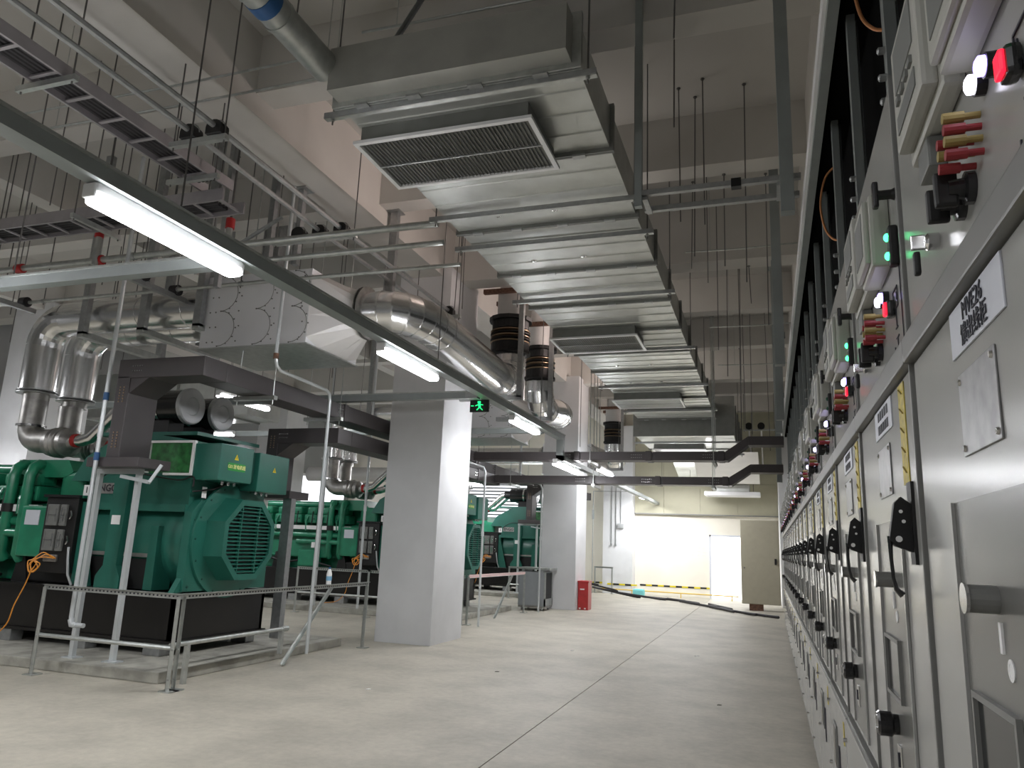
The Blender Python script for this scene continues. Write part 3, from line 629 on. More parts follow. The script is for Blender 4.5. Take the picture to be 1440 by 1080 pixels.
# ------------------------------------------------------------------ generators
def octagon(cy, cz, r, rz=None):
    rz = rz or r; c = .42
    return [(cy-r, cz-rz*c), (cy-r, cz+rz*c), (cy-r*c, cz+rz), (cy+r*c, cz+rz), (cy+r, cz+rz*c), (cy+r, cz-rz*c), (cy+r*c, cz-rz), (cy-r*c, cz-rz)]
def make_gen(label, full=True):
    G = thing('generator_set', label, 'generator', (-7.0, 7.3, .1), 'diesel generator sets')
    GG, GD, EG = 'gen_green', 'gen_green_dark', 'engine_green'
    # skid
    s = MB(); s.box(-10.8, -5.90, 6.57, 6.62, .26, .70); s.box(-10.8, -5.90, 8.02, 8.07, .26, .70); s.box(-5.95, -5.90, 6.57, 8.07, .26, .70); s.box(-10.8, -10.75, 6.57, 8.07, .26, .70)
    s.box(-10.8, -5.88, 6.53, 6.70, .70, .73).box(-10.8, -5.88, 6.53, 6.70, .23, .26).box(-10.8, -5.88, 7.94, 8.10, .70, .73).box(-10.8, -5.88, 7.94, 8.10, .23, .26)
    s.box(-5.98, -5.86, 6.53, 8.10, .23, .26).box(-10.8, -5.86, 6.6, 8.0, .67, .70)
    s.build('skid', 'skid_black', G)
    for x in (-10.4, -9.3, -8.2, -7.1, -6.1):
        for y in (6.62, 8.0): MB().rbox(x-.11, x+.11, y-.08, y+.08, .10, .23, b=.01).build('vibration_mount', 'strut_steel', G)
    # alternator
    A = MB(); A.lathe((-7.35, 7.3, 1.28), (1, 0, 0), [(0, .56), (.04, .60), (1.30, .60), (1.34, .56)], 36); A = A.build('alternator_barrel', GG, G, smooth=True)
    MB().prism([(6.62, .75), (8.0, .75), (8.0, 1.58), (7.88, 1.72), (6.74, 1.72), (6.62, 1.58)], 'x', -5.97, -5.87).build('end_plate', GG, G)
    MB().prism([(6.62, .75), (8.0, .75), (8.0, 1.66), (6.62, 1.66)], 'x', -7.42, -7.36).build('end_plate', GG, G)
    MB().box(-7.36, -5.97, 6.62, 6.74, 1.58, 1.66).box(-7.36, -5.97, 7.86, 8.0, 1.58, 1.66).build('top_rail', GG, G)
    MB().box(-7.36, -5.97, 6.66, 7.95, 1.66, 1.90).build('upper_band', GG, G)
    for x in (-6.36,):
        MB().prism([(x-.06, .74), (x+.06, .74), (x+.05, 1.42), (x-.05, 1.42)], 'y', 6.64, 6.9).build('foot_bracket', GG, G)
    MB().prism([(-7.02, .74), (-6.68, .74), (-6.68, .86), (-6.75, .98), (-6.73, 1.66), (-6.73, 1.95), (-6.94, 1.95), (-6.94, 1.66), (-6.93, .98), (-7.02, .86)], 'y', 6.56, 6.64).build('lifting_post', GG, G)
    MB().box(-7.33, -6.42, 6.70, 6.92, 1.08, 1.12).build('foot_shelf', 'bare_steel', G)
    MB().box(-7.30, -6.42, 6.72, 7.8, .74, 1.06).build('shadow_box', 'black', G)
    MB().prism([(-7.36, .74), (-7.16, .74), (-7.36, 1.5)], 'y', 6.62, 6.66).build('gusset', GG, G)
    for z in (.80, 1.15, 1.5): MB().lathe((-5.87, 6.68, z), (1, 0, 0), [(0, .014), (.012, .012)], 8).build('bolt', GD, G)
    for x in (-5.95, ): MB().prism([(6.53, .74), (6.66, .74), (6.66, .95)], 'x', -5.97, -5.90).build('corner_gusset', GG, G)
    # round flange and octagonal fan cowl
    rg = MB().lathe((-5.87, 7.28, 1.30), (1, 0, 0), [(0, .64), (.03, .64), (.035, .60)], 40).build('round_flange', GG, G, smooth=True)
    for k in range(16):
        a = 2*PI*k/16; MB().lathe((-5.84, 7.28+.60*math.cos(a), 1.30+.60*math.sin(a)), (1, 0, 0), [(0, .012), (.012, .011)], 6).build('flange_bolt', GD, rg)
    oc = MB(); o1 = octagon(7.28, 1.31, .455); o2 = octagon(7.28, 1.31, .44)
    v = [(-5.84, *p) for p in o1]+[(-5.60, *p) for p in o2]
    oc.add(v, [(i, (i+1) % 8, (i+1) % 8+8, i+8) for i in range(8)])
    o3 = octagon(7.28, 1.31, .375)
    v = [(-5.60, *p) for p in o2]+[(-5.60, *p) for p in o3]+[(-5.64, *p) for p in o3]
    oc.add(v, [(i, (i+1) % 8, (i+1) % 8+8, i+8) for i in range(8)]+[(i+8, (i+1) % 8+8, (i+1) % 8+16, i+16) for i in range(8)])
    cw_ = oc.build('fan_cowl', GG, G)
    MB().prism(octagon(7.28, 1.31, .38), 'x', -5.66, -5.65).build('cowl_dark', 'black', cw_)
    for k in range(18):
        z = .955+k*.0415; dz = abs(z-1.31); h = .375 if dz < .1575 else .375-(dz-.1575)
        MB().prism([(z-.008, -5.635), (z+.010, -5.612), (z+.016, -5.615), (z-.002, -5.638)], 'y', 7.28-h, 7.28+h) 
        g = MB(); g.add([(-5.645, 7.28-h, z+.008), (-5.61, 7.28-h, z-.006), (-5.61, 7.28-h, z+.002), (-5.645, 7.28-h, z+.016),
                         (-5.645, 7.28+h, z+.008), (-5.61, 7.28+h, z-.006), (-5.61, 7.28+h, z+.002), (-5.645, 7.28+h, z+.016)], [(0,1,2,3),(7,6,5,4),(0,4,5,1),(1,5,6,2),(2,6,7,3),(3,7,4,0)])
        g.build('louvre_slat', GG, cw_)
    for y in (7.13, 7.43): MB().box(-5.648, -5.612, y-.006, y+.006, .94, 1.68).build('slat_rib', GG, cw_)
    # terminal housing above
    th = MB(); th.prism([(-7.70, 1.90), (-5.97, 1.90), (-5.97, 2.36), (-6.55, 2.44), (-7.05, 2.44), (-7.52, 2.18)], 'y', 6.66, 7.95)
    th = th.build('terminal_housing', GG, G)
    wd = MB().box(-6.56, -5.99, 6.645, 6.66, 2.0, 2.34).build('open_window', 'window_green', G)
    for aa in ((-6.60, -5.95, 2.335, 2.36), (-6.34, -5.95, 1.975, 2.0), (-5.98, -5.95, 2.0, 2.335), (-6.60, -6.57, 2.0, 2.335)): MB().box(aa[0], aa[1], 6.62, 6.66, aa[2], aa[3]).build('window_bar', 'sticker_white', wd)
    MB().rbox(-5.97, -5.60, 6.64, 7.19, 1.93, 2.33, b=.01).build('terminal_box', GG, G)
    MB().rbox(-5.97, -5.66, 7.19, 7.30, 1.96, 2.30, b=.005).build('box_link', GD, G)
    b2 = MB().rbox(-5.97, -5.60, 7.30, 7.88, 1.86, 2.31, b=.01).build('terminal_box', GG, G)
    g = MB()
    for y in (6.85, 6.95, 7.05, 7.45, 7.55, 7.65): g.lathe((-5.72, y, 1.93 if y < 7.2 else 1.86), (0, 0, -1), [(0, .018), (.03, .018), (.04, .01)], 8)
    g.build('cable_glands', 'chrome', G, kind='stuff')
    for y, z, r in ((6.90, 2.20, .035), (7.60, 2.13, .032)):
        MB().prism([(y-r, z-r*.8), (y+r, z-r*.8), (y, z+r)], 'x', -5.60, -5.597).build('warning_triangle', 'warning_yellow', G)
        MB().prism([(y-.004, z-.014), (y+.004, z-.014), (y+.002, z+.014), (y-.002, z+.014)], 'x', -5.597, -5.596).build('warning_bolt', 'ink', G)
    st = MB().box(-5.60, -5.597, 6.77, 7.06, 2.05, 2.135).build('name_sticker', 'sticker_green', G)
    text('G01发电机组', .052, (-5.595, 6.915, 2.092), (PI/2, 0, PI/2), 'pale_yellow', st, bold=.0008)
    MB().tube(spline([(-7.3, 6.62, 1.86), (-7.05, 6.60, 2.0), (-6.6, 6.60, 1.98), (-6.1, 6.60, 1.92), (-5.92, 6.62, 1.96), (-5.9, 6.62, 1.85)]), .009, 8).build('black_cable', 'black', G)
    MB().tube([(-5.75, 7.0, 1.92), (-5.78, 6.8, 1.84), (-5.9, 6.62, 1.80)], .010, 8).build('black_cable', 'black', G)
    # white tags
    for (x, y, z, ax) in ((-7.42, 6.60, 1.80, 'y'), (-5.865, 6.76, 1.80, 'x'), (-5.865, 7.86, 1.72, 'x')):
        if ax == 'y': q = MB().box(x, x+.10, y, y+.004, z-.07, z+.05)
        else: q = MB().box(x, x+.003, y-.035, y+.035, z-.06, z+.06)
        q = q.build('white_tag', 'sticker_white', G)
        if ax == 'y': MB().box(x+.04, x+.055, y-.001, y, z-.04, z+.03).build('tag_mark', 'ink', q)
    # brand plate
    bp = MB().box(-7.30, -6.96, 6.640, 6.66, 1.76, 1.88).build('brand_plate', 'bare_steel', G)
    text('ENGG', .11, (-7.13, 6.637, 1.82), (PI/2, 0, 0), 'ink', bp, bold=.002)
    MB().box(-6.90, -6.78, 6.555, 6.56, 1.42, 1.52).build('rating_sticker', 'sticker_white', G)
    # filters
    MB().box(-7.5, -6.05, 6.75, 7.85, 2.44, 2.48).build('filter_deck', GG, G)
    for y in (7.0, 7.53):
        fb = MB().lathe((-7.25, y, 2.82), (1, 0, 0), [(0, .12), (.05, .2), (.82, .2)], 28).build('air_filter', 'black_gloss', G, smooth=True)
        MB().lathe((-6.45, y, 2.82), (1, 0, 0), [(0, .215), (.05, .215), (.06, .20), (.06, .11), (.05, .10), (.055, .0)], 28).build('filter_cap', 'filter_cap', fb)
        MB().lathe((-6.80, y, 2.82), (1, 0, 0), [(0, .208), (.045, .208)], 28).build('clamp_band', 'chrome', fb)
        MB().box(-6.95, -6.6, y-.12, y+.12, 2.48, 2.64).build('filter_saddle', 'black', fb)
    # silver charge pipes from filters to turbos
    for y in (7.0, 7.53):
        MB().tube([(-8.15, y-.02, 2.42), (-8.0, y-.02, 2.42), (-7.88, y, 2.46), (-7.50, y, 2.80), (-7.38, y, 2.83), (-7.22, y, 2.83)], .075, 14).build('intake_pipe', 'chrome_foil', G)
        MB().tube([(-7.40, y, 2.83), (-7.22, y, 2.83)], .11, 14).build('rubber_hose', 'black', G)
        MB().tube([(-8.12, y-.02, 2.42), (-8.06, y-.02, 2.42)], .085, 14).build('red_clamp', 'red', G)
        tb = MB().lathe((-8.55, y, 2.40), (1, 0, 0), [(0, .10), (.03, .17), (.12, .19), (.16, .14), (.22, .12), (.26, .17), (.34, .18), (.38, .10), (.44, .08)], 20).build('turbocharger', 'bare_steel', G, smooth=True)
        MB().tube(arc((-8.35, y-.0, 2.40), .15, 0, 2*PI, (0, 1, 0), (0, 0, 1), 14), .05, 8).build('turbo_scroll', 'bare_steel', tb)
        MB().tube([(-8.92, y, 2.95), (-8.92, y, 2.62)]+arc((-8.72, y, 2.62), .2, PI, 1.5*PI, (1, 0, 0), (0, 0, 1), 5)[1:]+[(-8.5, y, 2.42)], .15, 18).build('exhaust_elbow', 'bare_steel', G)
        MB().lathe((-8.92, y, 2.60), (0, 0, 1), [(0, .175), (.03, .175)], 18).build('elbow_clamp', 'chrome', G)
    # engine
    E_ = MB(); E_.rbox(-10.6, -7.95, 6.92, 7.68, .95, 1.65, b=.04); E_.rbox(-10.5, -8.0, 7.0, 7.6, .72, .98, b=.03); E_.build('engine_block', EG, G)
    MB().rbox(-10.55, -8.15, 7.12, 7.48, 1.65, 2.0, b=.05).build('valley_cover', EG, G)
    MB().rbox(-8.02, -7.62, 6.80, 7.80, .9, 2.02, b=.05).build('flywheel_housing', EG, G)
    MB().rbox(-7.62, -7.42, 6.86, 7.74, .85, 1.72, b=.03).build('coupling_guard', GD, G)
    MB().prism([(-8.75, 2.16), (-7.95, 2.16), (-7.85, 2.02), (-7.95, 1.95), (-8.6, 1.95), (-8.8, 2.05)], 'y', 6.80, 7.85).build('turbo_deck', EG, G)
    for sgn in (-1, 1):
        yc = 7.3+sgn*.42
        for k in range(6):
            x = -10.42+k*.37
            hd_ = MB().rbox(x, x+.30, yc-.16, yc+.16, 1.66, 1.84, b=.03).build('cylinder_head', EG, G)
            MB().rbox(x+.03, x+.27, yc-.12, yc+.12, 1.84, 2.0, b=.05).build('rocker_cover', EG, hd_)
            if sgn < 0:
                MB().tube([(x+.10, yc-.15, 1.80), (x+.08, yc-.20, 1.70), (x+.10, yc-.21, 1.50)], .022, 8).build('fuel_line', EG, hd_)
                MB().tube([(x+.20, yc-.15, 1.9), (x+.24, yc-.22, 1.86), (x+.24, yc-.24, 1.62)], .012, 6).build('hose', 'black', hd_)
                for q in (.06, .24): MB().lathe((x+q, yc-.14, 1.75), (0, -1, 0), [(0, .02), (.03, .018)], 8).build('head_bolt', GD, hd_)
        MB().tube([(-10.5, yc-sgn*.2, 2.06), (-8.5, yc-sgn*.2, 2.06)], .07, 14).build('exhaust_manifold', EG, G)
    MB().tube([(-10.5, 6.72, 1.42), (-8.1, 6.72, 1.42)], .055, 12).build('coolant_rail', EG, G)
    MB().box(-10.4, -8.15, 6.66, 6.72, 1.53, 1.61).build('white_strip', 'sticker_white', G)
    MB().rbox(-10.3, -8.7, 6.72, 6.95, .96, 1.30, b=.03).build('oil_cooler', EG, G)
    MB().rbox(-9.3, -8.85, 6.60, 6.80, .78, 1.12, b=.03).build('oil_filter_block', EG, G)
    for x in (-8.62, -8.36):
        MB().tube([(x, 6.9, 2.10), (x, 6.76, 2.10), (x, 6.69, 2.05), (x, 6.66, 1.95), (x, 6.66, 1.05), (x, 6.72, .98)], .062, 12).build('coolant_pipe', EG, G)
    cp = MB().tube([(-8.62, 6.66, 1.52), (-8.62, 6.66, 1.62)], .075, 12).build('hose_sleeve', 'black', G)
    MB().tube([(-9.4, 6.66, 1.28), (-8.2, 6.66, 1.28)], .05, 12).build('coolant_pipe', EG, G)
    MB().rbox(-8.32, -7.92, 6.60, 6.78, 1.02, 1.60, b=.02).build('engine_control_box', EG, G)
    MB().box(-8.24, -8.02, 6.592, 6.60, 1.38, 1.55).build('box_label', 'label_plate', G)
    MB().box(-9.0, -8.9, 6.60, 6.61, 1.16, 1.27).build('white_tag', 'sticker_white', G)
    for x in (-9.9, -8.35): MB().prism([(x-.08, .73), (x+.16, .73), (x+.08, 1.05), (x-.02, 1.05)], 'y', 6.70, 6.98).build('engine_foot', 'black', G)
    MB().tube([(-10.2, 6.68, .95), (-9.6, 6.64, .85), (-9.1, 6.62, .92), (-8.5, 6.62, .80)], .02, 8).build('black_hose', 'black', G)
    # black switch box with four contactors
    bb = MB().rbox(-7.90, -7.42, 6.56, 6.80, .86, 1.70, b=.012).build('contactor_box', 'black', G)
    for z0, z1 in ((1.38, 1.62), (1.10, 1.34)):
        for x0, x1 in ((-7.84, -7.67), (-7.64, -7.55)):
            c_ = MB().rbox(x0, x1, 6.53, 6.565, z0, z1, b=.01).build('contactor', 'relay_dark', bb)
            MB().box(x0+.02, x0+.035, 6.524, 6.531, z0+.03, z1-.03).box(x1-.035, x1-.02, 6.524, 6.531, z0+.05, z1-.05).box(x0+.02, x1-.02, 6.524, 6.531, (z0+z1)/2-.006, (z0+z1)/2+.006).build('contact_metal', 'chrome', c_)
        MB().tube([(-7.49, 6.54, z0+.08), (-7.46, 6.53, z0+.12), (-7.49, 6.54, z0+.17)], .009, 6).build('metal_loop', 'chrome', bb)
    MB().box(-7.94, -7.40, 6.54, 6.58, 1.70, 1.73).build('box_lip', 'black_gloss', bb)
    MB().rbox(-7.80, -7.60, 6.54, 6.62, .98, 1.06, b=.01).build('terminal_block', 'bare_steel', bb)
    MB().tube([(-7.45, 6.55, 1.15), (-7.42, 6.54, 1.0), (-7.40, 6.55, .85), (-7.36, 6.58, .74)], .014, 8).build('grey_cable', 'filter_cap', G)
    for q, (dx, dz) in enumerate(((0, 0), (.03, .03), (-.02, .05))):
        MB().tube(spline([(-7.62+dx, 6.53, 1.02), (-7.72+dx, 6.49, 1.03+dz), (-7.86+dx, 6.49, 1.0), (-7.92+dx, 6.48, .92+dz), (-7.86+dx, 6.47, .86), (-7.78+dx, 6.48, .92+dz), (-7.84, 6.48, .98)]), .007, 6).build('orange_cable', 'orange', G)
    MB().tube(spline([(-7.86, 6.48, .9), (-7.90, 6.46, .72), (-7.96, 6.42, .5), (-8.0, 6.4, .3), (-8.15, 6.36, .15), (-8.4, 6.3, .112)]), .007, 6).build('orange_cable', 'orange', G)
    MB().rbox(-8.4, -7.5, 6.72, 6.9, .74, .9, b=.02).build('starter_motor', 'black', G)
    return G
g1 = make_gen('green diesel generator nearest the camera, at the left edge of the picture')
g2 = dup(g1, (0, 7.1, 0), 'green diesel generator partly hidden behind the first white column')
g3 = dup(g1, (0, 14.2, 0), 'farthest green diesel generator seen between the two columns')
for g, dy in ((g1, 0), (g2, 7.1), (g3, 14.2)):
    pass
# plinths
for i, y in enumerate((0, 6.95, 14.0)):
    p = MB().rbox(-11.5, -5.32, 5.84+y, 9.0+y, 0, .10, b=.012).build('generator_plinth', 'plinth_concrete')
    tag(p, 'low concrete plinth under the %s generator' % ('nearest', 'middle', 'farthest')[i], 'plinth')

# ------------------------------------------------------------------ exhaust pipes, silencers and stacks
def exhaust(dy, which):
    for q, y in enumerate((7.0, 7.58)):
        t = thing('exhaust_pipe', 'foil-wrapped exhaust pipe of the %s generator, %s of its pair' % (which, ('nearer', 'farther')[q]), 'pipe', (-8.92, y+dy, 3))
        Y = y+dy; r = .215
        MB().tube([(-8.92, Y, 2.95), (-8.92, Y, 3.05)], .15, 20).build('bare_pipe', 'bare_steel', t)
        for z in (3.03, 3.06): MB().lathe((-8.92, Y, z), (0, 0, 1), [(0, .24), (.014, .24)], 24).build('flange', 'strut_steel', t)
        MB().tube([(-8.92, Y, 3.07), (-8.92, Y, 3.28), (-8.92, Y, 3.5), (-8.92, Y, 3.66)], r, 28).build('foil_pipe', 'chrome_foil', t)
        MB().tube(arc((-8.56, Y, 3.66), .36, PI, PI/2, (1, 0, 0), (0, 0, 1), 6), r+.003, 28, smooth=False).build('foil_elbow', 'chrome_foil', t)
        segs = [-8.56, -8.05, -7.3, -6.6, -6.25]
        for a, b in zip(segs, segs[1:]): MB().tube([(a, Y, 4.02), (b, Y, 4.02)], r, 28).build('foil_pipe', 'chrome_foil', t)
        for a in segs[1:-1]: MB().lathe((a-.008, Y, 4.02), (1, 0, 0), [(0, r+.005), (.016, r+.005)], 28).build('foil_seam', 'chrome_foil', t)
        g = MB()
        for k in range(18):
            a = 2*PI*k/18; c, s_ = math.cos(a), math.sin(a); c2, s2 = math.cos(a+.3), math.sin(a+.3)
            g.add([(-6.34, Y+c*r, 4.02+s_*r), (-6.34, Y+c2*r, 4.02+s2*r), (-6.22, Y+c2*(r+.08), 4.02+s2*(r+.08)), (-6.24, Y+c*(r+.07), 4.02+s_*(r+.07)), (-6.30, Y+c*(r-.01), 4.02+s_*(r-.01))], [(0, 1, 2, 3), (0, 3, 4), (1, 2, 4)])
        g.build('foil_skirt', 'chrome_foil', t, kind='stuff')
    # silencer
    s = thing('silencer_box', 'large white riveted exhaust silencer box of the %s generator' % which, 'silencer', (-5.5, 7.3+dy, 3.45))
    y0, y1 = 6.76+dy, 7.84+dy
    MB().box(-6.20, -4.76, y0, y1, 3.455, 4.32).build('box_shell', 'silencer_white', s)
    MB().box(-6.22, -4.74, y0-.01, y1+.01, 3.44, 3.455).build('bottom_plate', 'galvanised', s)
    cols = (-5.95, -5.46, -4.98)
    for x in cols:
        for z in (3.68, 4.10):
            MB().tube(arc((x, y0-.001, z), .21, -PI/2, PI/2, (1, 0, 0), (0, 0, 1), 12), .004, 4).build('pressed_arc', 'relay_dark', s)
            g = MB()
            for k in range(7):
                a = -PI/2+PI*k/6; g.lathe((x+.23*math.cos(a), y0, z+.21*math.sin(a)), (0, -1, 0), [(0, .010), (.006, .008)], 6)
            g.build('rivets', 'relay_dark', s, kind='stuff')
    g = MB()
    for x in (-6.1, -6.02, -5.7, -5.22, -4.85):
        for k in range(5): g.lathe((x+.02*(k % 2), y0, 3.52+k*.18), (0, -1, 0), [(0, .010), (.006, .008)], 6)
    g.build('rivets', 'relay_dark', s, kind='stuff')
    yc, zc = 7.3+dy, 3.93
    ring = [(yc+.24*math.cos(2*PI*(k+.5)/16), zc+.24*math.sin(2*PI*(k+.5)/16)) for k in range(16)]
    sq = []
    for yy, zz in ring:
        a, b = yy-yc, zz-zc; m_ = max(abs(a)/.54, abs(b)/.43); sq.append((yc+a/m_, 3.885+b/m_))
    MB().add([(-4.76, *p) for p in sq]+[(-4.36, *p) for p in ring], [(i, (i+1) % 16, (i+1) % 16+16, i+16) for i in range(16)]).build('taper', 'silencer_side', s)
    for x in (-4.36, -4.32): MB().lathe((x, yc, zc), (1, 0, 0), [(0, .31), (.014, .31)], 28).build('collar_flange', 'bare_steel', s)
    return s
for dy, wh in ((0, 'nearest'), (7.1, 'middle'), (14.2, 'farthest')): exhaust(dy, wh)
def bez(p0, p1, p2, n): return [Vector(p0)*(1-t)**2+Vector(p1)*2*t*(1-t)+Vector(p2)*t*t for t in [i/n for i in range(n+1)]]
def stack(sx, sy, dy, which, back):
    t = thing('exhaust_stack', 'silver exhaust stack with black bellows, %s' % which, 'pipe', (sx, sy, 4))
    yc = 7.3+dy; r = .245; sg = 1 if sy > yc else -1
    path = [Vector((-4.3, yc, 3.93)), Vector((-4.12, yc, 3.93))]
    sp = bez((-4.12, yc, 3.93), (sx, yc, 3.93), (sx, yc+sg*.75, 3.90), 6)[1:]
    path += sp
    n0 = len(path); end = Vector((sx, sy-sg*.42, 3.80)); path.append(end)
    path += bez(end, (sx, sy, 3.80), (sx, sy, 4.25), 5)[1:]
    for i in range(len(path)-1):
        a, b = path[i], path[i+1]
        d = (b-a).normalized()*.012
        d2 = (path[min(i+2, len(path)-1)]-b).normalized()*.008+d*.6 if i < len(path)-2 else d*.6
        if i < len(path)-2: MB().tube([b-d2*.6, b+d2*.6], r+.007, 26, smooth=False).build('foil_seam', 'chrome_foil', t)
    mm = MB().tube(path, r, 26); full = mm.v; 
    for i in range(len(path)-1):
        MB().add(full[i*26:(i+2)*26], [(k, (k+1) % 26, 26+(k+1) % 26, 26+k) for k in range(26)], True).build('foil_segment', 'chrome_foil', t)
    g = MB()
    q = .30 if dy == 0 else .255
    g.lathe((sx, sy, 4.25), (0, 0, 1), [(0, .245), (.08, q), (.20, q)], 24); g.build('black_sleeve', 'black', t)
    for k in range(5):
        z = 4.44+k*.045
        MB().lathe((sx, sy, z), (0, 0, 1), [(0, q-.015), (.014, q+.015), (.022, q+.015), (.036, q-.015)], 24).build('bellows_ring', 'black' if k % 2 else 'gold_band', t, smooth=True)
    g = MB(); g.lathe((sx, sy, 4.67), (0, 0, 1), [(0, q-.01), (.14, q-.01)], 24); g.lathe((sx, sy, 4.80), (0, 0, 1), [(0, q+.04), (.06, q+.04)], 14); g.lathe((sx, sy, 4.28), (0, 0, 1), [(0, q+.025), (.04, q+.025)], 14); g.build('black_sleeve', 'black', t)
    MB().lathe((sx, sy, 4.86), (0, 0, 1), [(0, .22), (5.28-4.86, .22)], 24).build('riser_pipe', 'silencer_side', t, smooth=True)
    MB().tube([(sx, sy, 5.28), (sx, sy, ZC)], .19, 20).build('riser_pipe', 'silencer_side', t)
    for d in (-.3, .3):
        MB().box(sx-.36, sx+.36, sy+d-.035, sy+d+.035, 5.20, 5.27).build('channel_support', 'rusty', t)
    # L-shaped hanger under the elbow
    MB().box(sx+.30, sx+.37, sy-.5, sy-.43, 3.50, ZC).build('hanger_leg', 'strut_steel', t)
    MB().box(sx-.62, sx+.37, sy-.5, sy-.43, 3.46, 3.53).build('hanger_foot', 'strut_steel', t)
    return t
stack(-3.76, 10.7, 0, 'nearest, right of the first column', 0)
stack(-3.80, 12.5, 7.1, 'second, just behind the nearest stack', 1)
stack(-4.05, 20.6, 14.2, 'farthest, beyond the second column', 1)
# cradle brackets carrying the horizontal exhaust pipes
for i, (x, dy) in enumerate(((-7.95, 0), (-7.02, 0), (-6.2, 0), (-7.95, 7.1), (-7.02, 7.1))):
    y = 6.70+dy
    t = thing('pipe_cradle', '%s steel channel cradle carrying the %s exhaust pipes' % (('left', 'middle', 'right')[i % 3], 'nearest' if dy == 0 else 'second'), 'bracket', (x, y, 3.75))
    MB().box(x-.05, x+.05, y-.04, y+.03, 3.70, ZC if not 5.5 > y else ZC).build('channel_post', 'strut_steel', t)
    MB().box(x-.05, x+.05, y+1.22, y+1.30, 3.70, ZC).build('channel_post', 'strut_steel', t)
    MB().box(x-.05, x+.05, y-.04, y+1.30, 3.66, 3.73).build('cross_channel', 'galvanised', t)

# ------------------------------------------------------------------ dark busbar trunking
def bolts(mb, c, ax, n=5, d=.03):
    for k in range(n):
        for r in (-1, 1):
            off_ = (k-(n-1)/2)*d
            if ax == 'x': mb.cbox((c[0]+off_, c[1], c[2]+r*.025), (.014, .012, .012))
            elif ax == 'y': mb.cbox((c[0], c[1]+off_, c[2]+r*.025), (.012, .014, .012))
            else: mb.cbox((c[0]+r*.025, c[1], c[2]+off_), (.012, .012, .014))
def trunk(name_label, y, ztop, ycross, x0=-6.37, xr=-5.28, right=True, up=.26, zvert=2.08):
    t = thing('busbar_duct', name_label, 'busbar trunk', (x0, y, zvert)); B = 'busbar_brown'; w_ = .34; h = .20; zb = ztop-h
    MB().rbox(x0-.22, x0+.45, y-.02, y+.42, zvert-.10, zvert, b=.008).build('flange_box', B, t)
    MB().rbox(x0, x0+.17, y, y+.40, zvert, zb+.02, b=.006).build('riser', B, t)
    MB().prism([(x0, zb-.16), (x0+.17, zb-.16), (x0+.42, zb+.01), (x0+.42, zb+.03), (x0, zb+.03)], 'y', y+.01, y+.39).build('elbow_gusset', B, t)
    MB().rbox(x0, xr, y, y+w_, zb, ztop, b=.006).build('duct_length', B, t)
    seg = y+w_; k = 0
    end = ycross+w_ if ycross else y+5.6
    while seg < end-.01:
        e = min(seg+2.4, end)
        MB().rbox(xr-w_, xr, seg+.003, e-.003, zb, ztop, b=.006).build('duct_length', B, t)
        MB().rbox(xr-w_-.012, xr+.012, e-.09, e+.0, zb-.012, ztop+.012, b=.006).build('joint_cover', B, t)
        g = MB(); bolts(g, (xr+.012, e-.2, (zb+ztop)/2), 'y'); g.build('joint_bolts', 'chrome', t, kind='stuff')
        seg = e
    g = MB(); bolts(g, (x0+.25, y, (zb+ztop)/2), 'x'); g.build('joint_bolts', 'chrome', t, kind='stuff')
    for z in (zvert+.18, zvert+.65):
        g = MB(); bolts(g, (x0+.085, y, z), 'z', 6); g.build('joint_bolts', 'gold_band', t, kind='stuff')
    if ycross and right:
        yy = ycross; seg = xr
        for e in (-3.2, -1.9, -.66):
            MB().rbox(seg+.003, e-.003, yy, yy+w_, zb+.03, ztop-.02, b=.005).build('duct_length', B, t)
            MB().rbox(e-.12, e-.02, yy-.012, yy+w_+.012, zb+.02, ztop-.01, b=.005).build('joint_cover', B, t)
            g = MB(); bolts(g, (e-.28, yy, (zb+ztop)/2), 'x', 6, .035); g.build('joint_bolts', 'chrome', t, kind='stuff')
            seg = e
        a, b = zb+.03, ztop-.02
        MB().prism([(-.66, a), (-.62, a), (-.28, a+up), (-.28, b+up), (-.66, b)], 'y', yy, yy+w_).build('offset_piece', B, t)
        MB().rbox(-.28, .29, yy, yy+w_, a+up, b+up, b=.005).build('duct_length', B, t)
    return t
trunk('dark brown busbar trunk rising in front of the nearest generator and crossing to the switchgear', 5.86, 3.10, 13.2)
trunk('dark brown busbar trunk behind the nearest generator, the lower crossing over the aisle', 8.42, 2.78, 14.4, xr=-5.28-.0, up=.24, zvert=1.95)
trunk('dark busbar trunk in front of the middle generator, hidden behind the first column', 12.96, 3.10, 0, xr=-5.72)
trunk('dark busbar trunk in front of the farthest generator beside the second column', 20.05, 3.10, 23.5, xr=-5.4, right=False)
# hangers under crossings
for i, (x, y, z) in enumerate(((-3.0, 13.2, 2.92), (-.85, 13.2, 2.92), (-3.2, 14.4, 2.60), (-.95, 14.4, 2.60), (-4.9, 14.4, 2.6))):
    t = thing('busbar_hanger', '%s hanger bar under the busbar crossings, counted from the left' % ORDN[(1, 3, 2, 4, 0)[i]], 'hanger', (x, y, z))
    MB().box(x-.03, x+.03, y-.12, y+.48, z-.05, z-.005).build('hanger_bar', 'galvanised', t)
    for yy in (y-.09, y+.45): MB().tube([(x, yy, z-.08), (x, yy, ZC)], .007, 6).build('threaded_rod', 'galvanised', t)
for i, (x, y) in enumerate(((-5.45, 6.9), (-5.45, 8.3), (-5.45, 11.7))):
    t = thing('busbar_hanger', '%s hanger under the busbar trunks beside the generators, counted from the camera' % ORDN[i], 'hanger', (x, y, 2.9))
    MB().box(x-.28, x+.28, y-.03, y+.03, 2.85, 2.895).build('hanger_bar', 'galvanised', t)
    for xx in (x-.24, x+.24): MB().tube([(xx, y, 2.8), (xx, y, ZC)], .007, 6).build('threaded_rod', 'galvanised', t)
